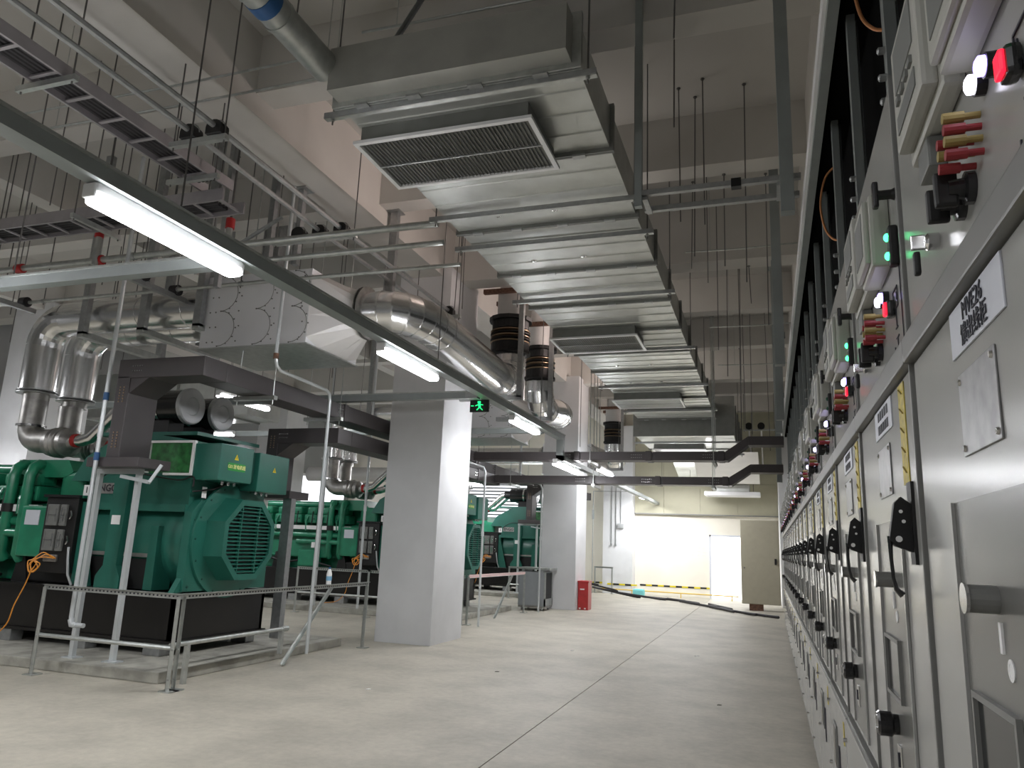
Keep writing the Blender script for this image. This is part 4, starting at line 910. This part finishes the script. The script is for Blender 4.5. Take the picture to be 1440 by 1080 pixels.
# white support legs below the flange boxes
for i, dy in enumerate((0, 14.2)):
    t = thing('steel_stand', 'white tube frame holding up the busbar flange box of the %s generator' % ('nearest', 'farthest')[i], 'frame', (-6.3, 6.1+dy, .1))
    y = 6.06+dy
    for x in (-6.62, -6.10): MB().box(x-.024, x+.024, y-.024, y+.024, .10, 1.98).build('leg', 'pipe_white', t)
    for x in (-6.62, -6.10): MB().box(x-.08, x+.08, y-.06, y+.06, .10, .112).build('foot_plate', 'pipe_white', t)
    MB().box(-6.65, -6.07, y-.03, y+.03, 1.93, 1.98).build('top_bar', 'pipe_white', t)
    MB().bar((-6.25, y-.08, 1.90), (-5.86, y-.1, 1.84), .035).build('side_arm', 'pipe_white', t)
    MB().bar((-5.86, y-.1, 1.84), (-5.78, y-.05, 2.02), .03).build('side_arm', 'pipe_white', t)
t = tag(MB().box(-6.05, -5.92, 8.46, 8.56, .1, 1.85).build('support_post', 'strut_steel'), 'grey steel post behind the nearest generator under the lower busbar', 'post')
# conduits coming down
c1 = thing('conduit', 'long pale conduit with blue tape standing in front of the nearest generator', 'conduit', (-6.4, 5.8, .5))
MB().tube([(-6.42, 5.80, 5.4), (-6.42, 5.80, .52), (-6.41, 5.80, .47), (-6.37, 5.80, .45), (-6.25, 5.80, .45)], .022, 10).build('pipe', 'pipe_white', c1)
MB().tube([(-6.42, 5.80, .50), (-6.40, 5.8, .45), (-6.34, 5.80, .45)], .03, 10).build('elbow', 'pipe_white', c1)
for z in (2.08, 2.70): MB().tube([(-6.42, 5.80, z-.04), (-6.42, 5.80, z+.04)], .028, 10).build('blue_tape', 'blue_tape', c1)
MB().tube([(-6.42, 5.80, 2.28), (-6.42, 5.80, 2.40)], .027, 10).build('coupling', 'pipe_white', c1)
c2 = thing('conduit', 'pale conduit dropping in front of the silencer, stepping right, then down to the floor', 'conduit', (-5.15, 7.5, 0))
MB().tube([(-5.0, 6.6, 5.27), (-5.0, 6.6, 3.25), (-5.0, 6.63, 3.17), (-5.0, 6.7, 3.13), (-4.92, 7.5, 3.08), (-4.91, 7.56, 3.04), (-4.91, 7.58, 2.96), (-4.91, 7.58, .1)], .019, 10).build('pipe', 'pipe_white', c2)
MB().tube([(-5.0, 6.6, 3.24), (-5.0, 6.6, 3.30)], .03, 10).build('coupling', 'rusty', c2)
for i, (x, y, z0) in enumerate(((-4.72, 12.4, .1), (-4.7, 15.9, .1), (-4.85, 19.2, .1))):
    c = thing('conduit', ['pale conduit standing beside the first column over the plinth', 'thin pale conduit in front of the farthest generator', 'thin conduit beside the second column'][i], 'conduit', (x, y, z0))
    MB().tube([(x-.25, y-.8, ZC), (x-.25, y-.8, 2.85), (x-.24, y-.76, 2.78), (x-.02, y-.05, 2.70), (x, y, 2.62), (x, y, 0 if i else 0)], .02, 8).build('pipe', 'pipe_white', c)
    MB().tube([(x, y, 1.5), (x, y, 1.58)], .028, 8).build('coupling', 'pipe_white', c)
for i, x in enumerate((-6.2, -5.9)):
    pass
for i, x in enumerate((-7.35, -8.3)):
    c = tag(MB().tube([(x, 12.9, ZC), (x, 12.9, .02)], .025, 8).tube([(x, 12.9, 1.9), (x, 12.9, 2.02)], .032, 8).build('conduit', 'pipe_white'), ['right', 'left'][i]+' of two pale conduits in front of the middle engine', 'conduit')

# ------------------------------------------------------------------ galvanised guard rails
def perforated(mb, a, b, w=.045):
    a = Vector(a); b = Vector(b); mb.bar(a, b, .004, w); 
def fence(label, pts, braces=(), tape=False, lower=True, h=.80):
    t = thing('guard_rail', label, 'railing', (pts[0][0], pts[0][1], 0))
    for (x, y) in pts:
        g = MB(); g.box(x-.022, x+.022, y-.022, y-.018, .01, h); g.box(x-.022, x-.018, y-.022, y+.022, .01, h); g.build('post', 'galvanised', t)
        MB().box(x-.06, x+.06, y-.06, y+.06, 0, .01).build('foot_plate', 'galvanised', t)
        for z in (.10, .35): MB().lathe((x, y-.022, z), (0, -1, 0), [(0, .008), (.008, .008)], 6).build('bolt', 'strut_steel', t)
    for (p, q) in zip(pts, pts[1:]):
        a = Vector((p[0], p[1], h)); b = Vector((q[0], q[1], h)); d = (b-a).normalized(); n = Vector((d.y, -d.x, 0))
        if n.dot(Vector((0, -1, 0)))+n.dot(Vector((1, 0, 0))) < 0: n = -n
        r = MB().bar(a-d*.03, b+d*.03, .004, .045); r.bar(a-d*.03+Vector((0, 0, .022)), b+d*.03+Vector((0, 0, .022)), .04, .004)
        r = r.build('top_rail', 'galvanised', t)
        g = MB(); L = (b-a).length; k = 0
        while .06+k*.045 < L:
            c = a+d*(.04+k*.045)+n*.0035; g.bar(c-d*.009, c+d*.009, .002, .014); k += 1
        g.build('rail_holes', 'ink', r, kind='stuff')
        if tape: MB().bar(a+Vector((0, 0, .012))+n*.006, b+Vector((0, 0, .012))+n*.006, .004, .05).build('red_white_tape', 'tape_stripe', t)
        if lower: MB().tube([a+Vector((0, 0, .36-h)), b+Vector((0, 0, .36-h))], .02, 8).build('lower_rail', 'galvanised', t)
    for a, b in braces: MB().bar(a, b, .004, .045).bar(Vector(a)+Vector((.02, 0, .0)), Vector(b)+Vector((.02, 0, 0)), .04, .004).build('brace', 'galvanised', t)
    return t
fence('slotted galvanised guard rail around the nearest generator plinth', [(-6.60, 5.63), (-5.0, 5.63)], lower=True)
fence('slotted guard rail along the aisle side of the nearest generator plinth', [(-5.0, 5.70), (-5.0, 9.0)], [((-5.0, 8.1, .78), (-5.0, 7.25, .02))], lower=False)
fence('slotted guard rail in front of the middle generator', [(-8.4, 12.45), (-6.9, 12.45), (-5.05, 12.45)])
fence('guard rail with red and white tape between the two columns', [(-4.97, 12.5), (-4.9, 15.5)], [((-4.93, 14.7, .78), (-4.95, 13.8, .02))], tape=True, lower=False)
fence('guard rail in front of the farthest generator', [(-6.6, 19.5), (-5.2, 19.5)])
fence('small guard rail against the far wall beside the pilaster', [(-5.3, 24.2), (-4.75, 24.2)], lower=False)
lp_ = tag(MB().tube([(-5.15, 5.75, .36), (-5.15, 7.45, .36)], .022, 10).tube([(-5.15, 7.42, .36), (-5.15, 7.52, .36)], .03, 10).box(-5.17, -5.13, 7.40, 7.44, .1, .35).box(-5.17, -5.13, 5.95, 5.99, .0, .35).build('low_pipe', 'galvanised'),
    'low galvanised pipe behind the near guard rail corner', 'pipe')
# water bottle on rail
wb = thing('water_bottle', 'clear water bottle with a blue label on the brace of the near guard rail', 'bottle', (-5.0, 8.0, .822))
MB().lathe((-5.0, 8.05, .826), (0, 0, 1), [(0, .030), (.12, .032), (.16, .022), (.18, .012)], 14).build('bottle_body', 'sticker_white', wb, smooth=True)
MB().lathe((-5.0, 8.05, .87), (0, 0, 1), [(0, .0335), (.05, .0335)], 14).build('bottle_label', 'bottle_blue', wb)
MB().lathe((-5.0, 8.05, 1.004), (0, 0, 1), [(0, .014), (.02, .014)], 10).build('bottle_cap', 'blue_tape', wb)

# ------------------------------------------------------------------ cable ladder, pipes, clamps upper left
cl = thing('cable_ladder', 'steel cable ladder full of black cables running overhead at top left', 'cable ladder', (-4.9, 2, 4.55))
for x in (-5.06, -4.76): MB().box(x-.01, x+.01, -2, 5.35, 4.57, 4.67).build('side_rail', 'ladder_steel', cl)
for k in range(24):
    y = -1.8+k*.31
    if y < 5.3: MB().box(-5.05, -4.77, y-.015, y+.015, 4.585, 4.60).build('rung', 'ladder_steel', cl)
g = MB()
for k in range(6): g.tube([(-5.02+k*.045, -2, 4.63), (-5.02+k*.045, 5.2, 4.63)], .021, 6)
g.build('cables', 'cable_black', cl, kind='stuff')
cl2 = thing('cable_ladder', 'second cable ladder running left from the end of the first one', 'cable ladder', (-7, 5.4, 4.5))
for y in (5.20, 5.50): MB().box(-11.5, -4.72, y-.01, y+.01, 4.40, 4.52).build('side_rail', 'ladder_steel', cl2)
for k in range(22): MB().box(-11.3+k*.31, -11.27+k*.31, 5.21, 5.49, 4.415, 4.43).build('rung', 'ladder_steel', cl2)
g = MB()
for k in range(6): g.tube([(-11.5, 5.24+k*.045, 4.46), (-4.9, 5.24+k*.045, 4.46)], .021, 6)
g.build('cables', 'cable_black', cl2, kind='stuff')
for i, (x0, x1, y, z) in enumerate(((-5.2, -4.62, 1.9, 4.56), (-5.2, -4.62, 3.5, 4.56), (-5.2, -4.62, 5.0, 4.56))):
    t = thing('ladder_hanger', '%s hanger under the top-left cable ladder counted from the camera' % ORDN[i], 'hanger', (x0, y, z))
    MB().box(x0, x1, y-.02, y+.02, z-.05, z-.005).build('hanger_bar', 'galvanised', t)
    for x in (x0+.04, x1-.04): MB().tube([(x, y, z-.07), (x, y, ceil_z(x, y))], .0065, 6).build('threaded_rod', 'rod_steel', t)
for i, x in enumerate((-6.4, -8.2, -10.0)):
    t = thing('ladder_hanger', '%s hanger under the second cable ladder counted from the right' % ORDN[i], 'hanger', (x, 5.3, 4.35))
    MB().box(x-.02, x+.02, 5.05, 5.65, 4.345, 4.395).build('hanger_bar', 'galvanised', t)
    for y in (5.08, 5.62): MB().tube([(x, y, 4.33), (x, y, ceil_z(x, y))], .0065, 6).build('threaded_rod', 'rod_steel', t)
# pipes running along the aisle through black clamps
pipes = thing('pipe_pair', 'pair of thin steel pipes running overhead through black foam clamps', 'pipe', (-4.3, 4, 4.6))
for x, r in ((-4.42, .024), (-4.16, .026)):
    MB().tube([(x, -3, 4.60), (x, 4.4, 4.60), (x, 6.35, 4.55), (x, 9.4, 4.55)], r, 8).build('pipe', 'strut_steel', pipes)
def clampset(i, xs_, y, z, label, x0, x1):
    t = thing('pipe_trapeze', label, 'hanger', (x0, y, z))
    MB().box(x0, x1, y-.025, y+.025, z-.05, z-.005).build('strut_bar', 'galvanised', t)
    for x in xs_:
        MB().prism([(x-.075, z), (x+.075, z), (x+.075, z+.06)]+[(x+.075*math.cos(a), z+.06+.06*math.sin(a)) for a in [PI*k/8 for k in range(1, 8)]]+[(x-.075, z+.06)], 'y', y-.05, y+.05).build('foam_block', 'black', t)
        MB().tube(arc((x, y, z+.06), .078, 0, PI, (1, 0, 0), (0, 0, 1), 8), .005, 5).build('strap', 'strut_steel', t)
    for x in (x0+.03, x1-.03): MB().tube([(x, y, z-.08), (x, y, ceil_z(x, y))], .0065, 6).build('threaded_rod', 'rod_steel', t)
clampset(0, (-4.42, -4.16), 4.42, 4.53, 'trapeze with two black foam clamps at upper left', -4.62, -4.05)
clampset(1, (-4.68, -4.42, -4.16), 6.35, 4.49, 'trapeze with three black foam clamps above the silencer', -5.0, -3.98)
clampset(2, (-4.42, -4.16), 9.2, 4.49, 'farther trapeze hanging beside the first column', -4.7, -3.98)
# silver pipes crossing toward the duct
for i, (y, z, r, x1) in enumerate(((5.95, 4.30, .035, -2.86), (6.10, 4.17, .028, -2.86), (6.62, 4.15, .022, -2.9))):
    t = thing('cross_pipe', ['thickest', 'middle', 'thin lower'][i]+' galvanised pipe crossing overhead from the left wall to the duct', 'pipe', (-8, y, z))
    MB().tube([(-13, y, z), (x1, y, z)], r, 12).build('pipe', 'galvanised', t)
    for x in (-11.0, -8.6, -6.5, -5.6):
        MB().tube([(x, y, z-.05), (x, y, ceil_z(x, y))], .0065, 6).build('threaded_rod', 'rod_steel', t)
        MB().tube([(x-.02, y, z), (x+.02, y, z)], r+.008, 12).build('pipe_clip', 'strut_steel', t)
    if i < 2:
        for x in ((-8.2, -7.0) if i == 0 else (-6.1,)): MB().tube([(x-.05, y, z), (x+.05, y, z)], r+.02, 12).build('red_coupling', 'red', t)
# black clamp blocks on the cross pipes at left
for i, (x, y) in enumerate(((-8.9, 6.15), (-6.55, 6.2))):
    t = thing('clamp_channel', ['left', 'right'][i]+' short channel with two dark foam clamps under the crossing pipes', 'bracket', (x, y, 4.1))
    MB().box(x-.03, x+.03, y-.3, y+.6, 4.04, 4.10).build('channel', 'strut_steel', t)
    for yy in (y-.05, y+.45): MB().lathe((x-.05, yy, 4.15), (1, 0, 0), [(0, .065), (.10, .065)], 14).build('foam_block', 'cable_black', t)
# heavy steel hanger posts from the ceiling to the silencers
for i, (x, y, z0, w_) in enumerate(((-5.35, 6.72, 4.35, .07), (-4.95, 6.70, 4.35, .06), (-4.4, 7.9, 4.3, .10), (-7.4, 8.1, 3.9, .07), (-6.2, 8.05, 4.3, .07), (-4.7, 13.85, 4.35, .08))):
    o = MB().box(x-w_/2, x+w_/2, y-.035, y+.035, z0, ceil_z(x, y)-.012).box(x-.09, x+.09, y-.09, y+.09, ceil_z(x, y)-.012, ceil_z(x, y)).box(x-w_/2-.01, x-w_/2, y-.06, y+.06, z0, z0+.5).build('hanger_post', 'strut_steel')
    tag(o, ['thin grey channel post above the left of the silencer', 'grey channel post above the right of the silencer', 'wide grey channel post behind the silencer collar', 'grey post behind the foil pipes', 'grey post behind the silencer', 'grey post above the second silencer'][i], 'post')
# diagonal braces of slotted angle
for i, (a, b) in enumerate((((-6.0, 6.3, 4.2), (-4.9, 6.3, 4.75)), ((-2.7, 4.3, 4.72), (-2.2, 4.35, 5.6)), ((-9.3, 5.9, 4.2), (-9.9, 5.9, 5.0)))):
    g = MB().bar(a, b, .04, .004).bar(Vector(a)+Vector((0, .02, 0)), Vector(b)+Vector((0, .02, 0)), .004, .04); L = (Vector(b)-Vector(a)).length
    o = tag(g.build('slotted_brace', 'strut_steel'), ['slotted angle brace above the silencer', 'slotted angle brace rising from the near duct end', 'slotted angle brace at the far left under the ladder'][i], 'brace')
o = tag(MB().box(-5.68, -5.62, 6.28, 6.34, 4.0, ZC).build('slotted_post', 'strut_steel'), 'slotted vertical angle left of the silencer top', 'post')
# red fire-sprinkler drops
for i, (x, y) in enumerate(((-7.0, 5.9), (-6.3, 6.2), (-5.35, 6.05))):
    t = thing('sprinkler_pipe', 'vertical pipe with red coupling, %s from the left' % ORDN[i], 'pipe', (x, y, 4.3))
    MB().tube([(x, y, 4.22), (x, y, 4.55)], .035, 10).build('pipe', 'galvanised', t)
    MB().tube([(x, y, 4.55), (x, y, 4.66)], .048, 10).build('red_coupling', 'red', t)
    MB().tube([(x, y, 4.66), (x, y, ZC)], .012, 8).build('drop_rod', 'rod_steel', t)
# return air plenum far left, dark duct behind exhaust pipes
dk = thing('supply_duct', 'large grey duct far left behind the exhaust pipes', 'duct', (-12, 10.4, 3.4))
MB().box(-14.5, -9.3, 11.6, 12.6, 3.6, 4.5).build('duct_run', 'duct_steel', dk)
for x in (-13.4, -12.2, -11.0, -9.8): MB().box(x-.02, x+.02, 11.57, 12.63, 3.57, 4.53).build('flange', 'duct_dark', dk)
for k, x in enumerate((-13.6, -10.2)): 
    for y in (11.63, 12.57): MB().tube([(x, y, 4.5), (x, y, ZC)], .008, 6).build('threaded_rod', 'rod_steel', dk)
dk2 = thing('supply_duct', 'rusty-bottomed round duct low behind the middle engine', 'duct', (-9, 18.5, 3.1))
MB().tube([(-12.5, 18.6, 3.15), (-6.2, 18.6, 3.15)], .2, 18).build('duct_run', 'silencer_side', dk2)
for x in (-11.5, -9.4, -7.3): MB().tube([(x, 18.6, 3.3), (x, 18.6, ZC)], .008, 6).build('threaded_rod', 'rod_steel', dk2)

# ------------------------------------------------------------------ floor-standing things
# grey trolley cabinet
tr = thing('breaker_trolley', 'grey steel breaker trolley with a tray on top against the second column', 'trolley', (-4.95, 16.5, 0))
tx0, tx1, ty0, ty1 = -5.28, -4.66, 16.25, 16.85
MB().rbox(tx0, tx1-.02, ty0, ty1, .10, .82, b=.01).build('body', 'trolley_grey', tr)
MB().box(tx1-.03, tx1, ty0, ty0+.05, .10, .82).box(tx1-.03, tx1, ty1-.05, ty1, .10, .82).box(tx1-.03, tx1, ty0, ty1, .10, .25).build('side_frame', 'galvanised', tr)
MB().box(tx1-.02, tx1-.012, ty0+.05, ty1-.05, .25, .80).build('side_opening', 'black', tr)
MB().rbox(tx0-.02, tx1+.10, ty0-.02, ty1+.02, .87, .91, b=.005).build('top_tray', 'galvanised', tr)
for x in (tx0+.1, tx1-.1): MB().box(x-.03, x+.03, ty0, ty1, .82, .87).build('tray_bracket', 'strut_steel', tr)
MB().rbox(tx0, tx1, ty0+.02, ty1-.02, .06, .11, b=.005).build('base_frame', 'bare_steel', tr)
for x in (tx0+.08, tx1-.08):
    for y in (ty0+.05, ty1-.05): MB().lathe((x-.015, y, .035), (1, 0, 0), [(0, .035), (.03, .035)], 12).build('wheel', 'strut_steel', tr)
# red extinguisher box
fx = thing('extinguisher_box', 'red fire extinguisher box on the floor beside the second column', 'box', (-4.05, 17.4, 0))
MB().rbox(-4.17, -3.93, 17.25, 17.60, .0, .62, b=.01).build('cabinet', 'red_box', fx)
MB().rbox(-4.18, -3.92, 17.24, 17.61, .60, .64, b=.005).build('lid', 'red', fx)
MB().box(-4.12, -4.02, 17.243, 17.25, .44, .47).build('white_label', 'sticker_white', fx)
for x in (-4.12, -4.0): MB().box(x-.02, x+.02, 17.243, 17.25, .02, .05).build('white_label', 'sticker_white', fx)
# beige cabinet at far right
bc = thing('beige_cabinet', 'tall beige electrical cabinet standing on a low base before the far wall', 'cabinet', (-.25, 21, 0))
MB().rbox(-.70, .24, 20.6, 21.1, .16, 2.26, b=.01).build('body', 'cabinet_beige', bc)
MB().rbox(-.69, .23, 20.585, 20.6, .17, 2.25, b=.006).build('door', 'cabinet_beige', bc)
MB().box(-.52, -.18, 20.65, 21.05, .0, .16).build('base', 'rusty', bc)
MB().lathe((-.62, 20.585, 1.05), (0, -1, 0), [(0, .02), (.02, .016)], 10).build('door_lock', 'chrome', bc)
MB().rbox(.12, .17, 20.56, 20.59, 1.15, 1.30, b=.006).build('door_handle', 'black', bc)
# end post of the room beyond cabinets
struct('pillar', MB().box(.30, .60, 22.5, 25.0, 0, 5.0), 'column_paint')
# yellow low rail and hose
yr = thing('yellow_barrier', 'low yellow pipe barrier on the floor along the far wall', 'barrier', (-3, 24.5, 0))
MB().tube([(-5.6, 24.1, .16), (-.9, 24.1, .14)], .018, 8).build('rail', 'rail_yellow', yr)
for x in (-5.5, -4.1, -2.6, -1.1): MB().tube([(x, 24.1, .15), (x, 24.1, 0)], .015, 8).build('post', 'rail_yellow', yr)
hs = []
for x, y, z in ((-5.5, 22.8, .32), (-5.0, 22.7, .34), (-4.4, 22.6, .22), (-3.8, 22.7, .05), (-3.0, 22.4, .04), (-2.4, 22.3, .04), (-1.9, 21.6, .04), (-1.5, 20.6, .04), (-.95, 20.1, .04), (-.9, 19.4, .04), (-.5, 18.9, .04), (.1, 18.4, .04), (.22, 18.3, .04)): hs.append(Vector((x, y, z)))
sm = []
for i in range(len(hs)-1):
    p0, p1, p2, p3 = hs[max(i-1, 0)], hs[i], hs[i+1], hs[min(i+2, len(hs)-1)]
    for k in range(6):
        t_ = k/6; sm.append(.5*((2*p1)+(p2-p0)*t_+(2*p0-5*p1+4*p2-p3)*t_*t_+(3*p1-3*p2+p0-p3)*t_**3))
tag(MB().tube(sm, .03, 8).build('cable_hose', 'cable_black'), 'thick black cable snaking over the floor from the pilaster to the switchgear', 'cable')
tag(MB().rbox(-4.0, -3.65, 23.6, 23.85, 0, .22, b=.05).build('cloth_bundle', 'cyan_cloth'), 'small cyan bundle at the foot of the far wall', 'bundle')
# wall details far
for i, x in enumerate((-4.82, -4.68)):
    o = MB().tube([(x, 24.38, 3.4), (x, 24.38, 1.55)], .012, 6).lathe((x, 24.38, 1.50), (0, 0, 1), [(0, .03), (.06, .03)], 8).build('wall_conduit', 'strut_steel')
    tag(o, ['left', 'right'][i]+' of two thin conduits ending on the far pilaster', 'conduit')
tag(MB().rbox(-4.62, -4.42, 24.34, 24.40, 2.05, 2.20, b=.01).tube([(-4.52, 24.38, 2.2), (-4.52, 24.38, 3.4)], .01, 6).build('junction_box', 'wall_grey'), 'small grey junction box on the far pilaster', 'box')
tag(MB().tube([(-5.35, 24.0, 3.2), (-5.35, 24.0, .0)], .014, 6).tube([(-5.35, 24.0, 3.2), (-4.2, 24.0, 3.2), (-3.75, 24.0, 3.15)], .012, 6).box(-5.38, -5.32, 23.97, 24.03, 2.3, 2.6).build('switch_conduit', 'strut_steel'), 'thin conduit with a switch standing left of the far pilaster', 'conduit')
g = MB()
random.seed(3)
for k in range(9):
    x = -2.35+(k % 3)*.17+random.uniform(-.03, .03); z = 1.30+(k//3)*.1+random.uniform(-.02, .02); g.bar((x, YB-.004, z), (x+random.uniform(.05, .12), YB-.004, z+random.uniform(-.03, .03)), .012, .003)
tag(g.build('wall_scribble', 'wall_grey'), 'faint grey scribbles on the cream far wall', 'marks')
# dark cage of foam clamps right of the far end
t = thing('foam_trapeze', 'pair of black foam clamps on a bar hanging before the far wall panels', 'hanger', (-.05, 22, 3.8))
zq = 4.75
MB().box(-.55, .25, 20.0, 20.05, 4.50, 4.54).build('strut_bar', 'galvanised', t)
for x in (-.4, -.1): MB().lathe((x, 19.95, 4.62), (0, 1, 0), [(0, .09), (.14, .09)], 14).build('foam_block', 'black', t); MB().tube([(x, 20.03, 4.6), (x, 21.5, 4.2), (x, 24.8, 3.9)], .02, 6).build('pipe', 'white_paint', t)
for x in (-.52, .22): MB().tube([(x, 20.02, 4.48), (x, 20.02, ZC)], .008, 6).build('threaded_rod', 'rod_steel', t)
# litter on the floor
random.seed(11)
for i, (x, y) in enumerate(((-2.6, 10.4), (-2.9, 8.2), (-1.0, 10.9), (-.5, 7.6), (-3.6, 6.6), (-.35, 4.9))):
    s_ = random.uniform(.02, .05)
    tag(MB().prism([(x, y), (x+s_, y+.01), (x+s_*1.2, y+s_*.7), (x+s_*.3, y+s_)], 'z', .0005, .006).build('debris_chip', 'dark_joint' if i % 2 else 'sticker_white'),
        '%s debris chip on the floor, %s nearest' % ('dark' if i % 2 else 'pale', ORDN[i]), 'debris')
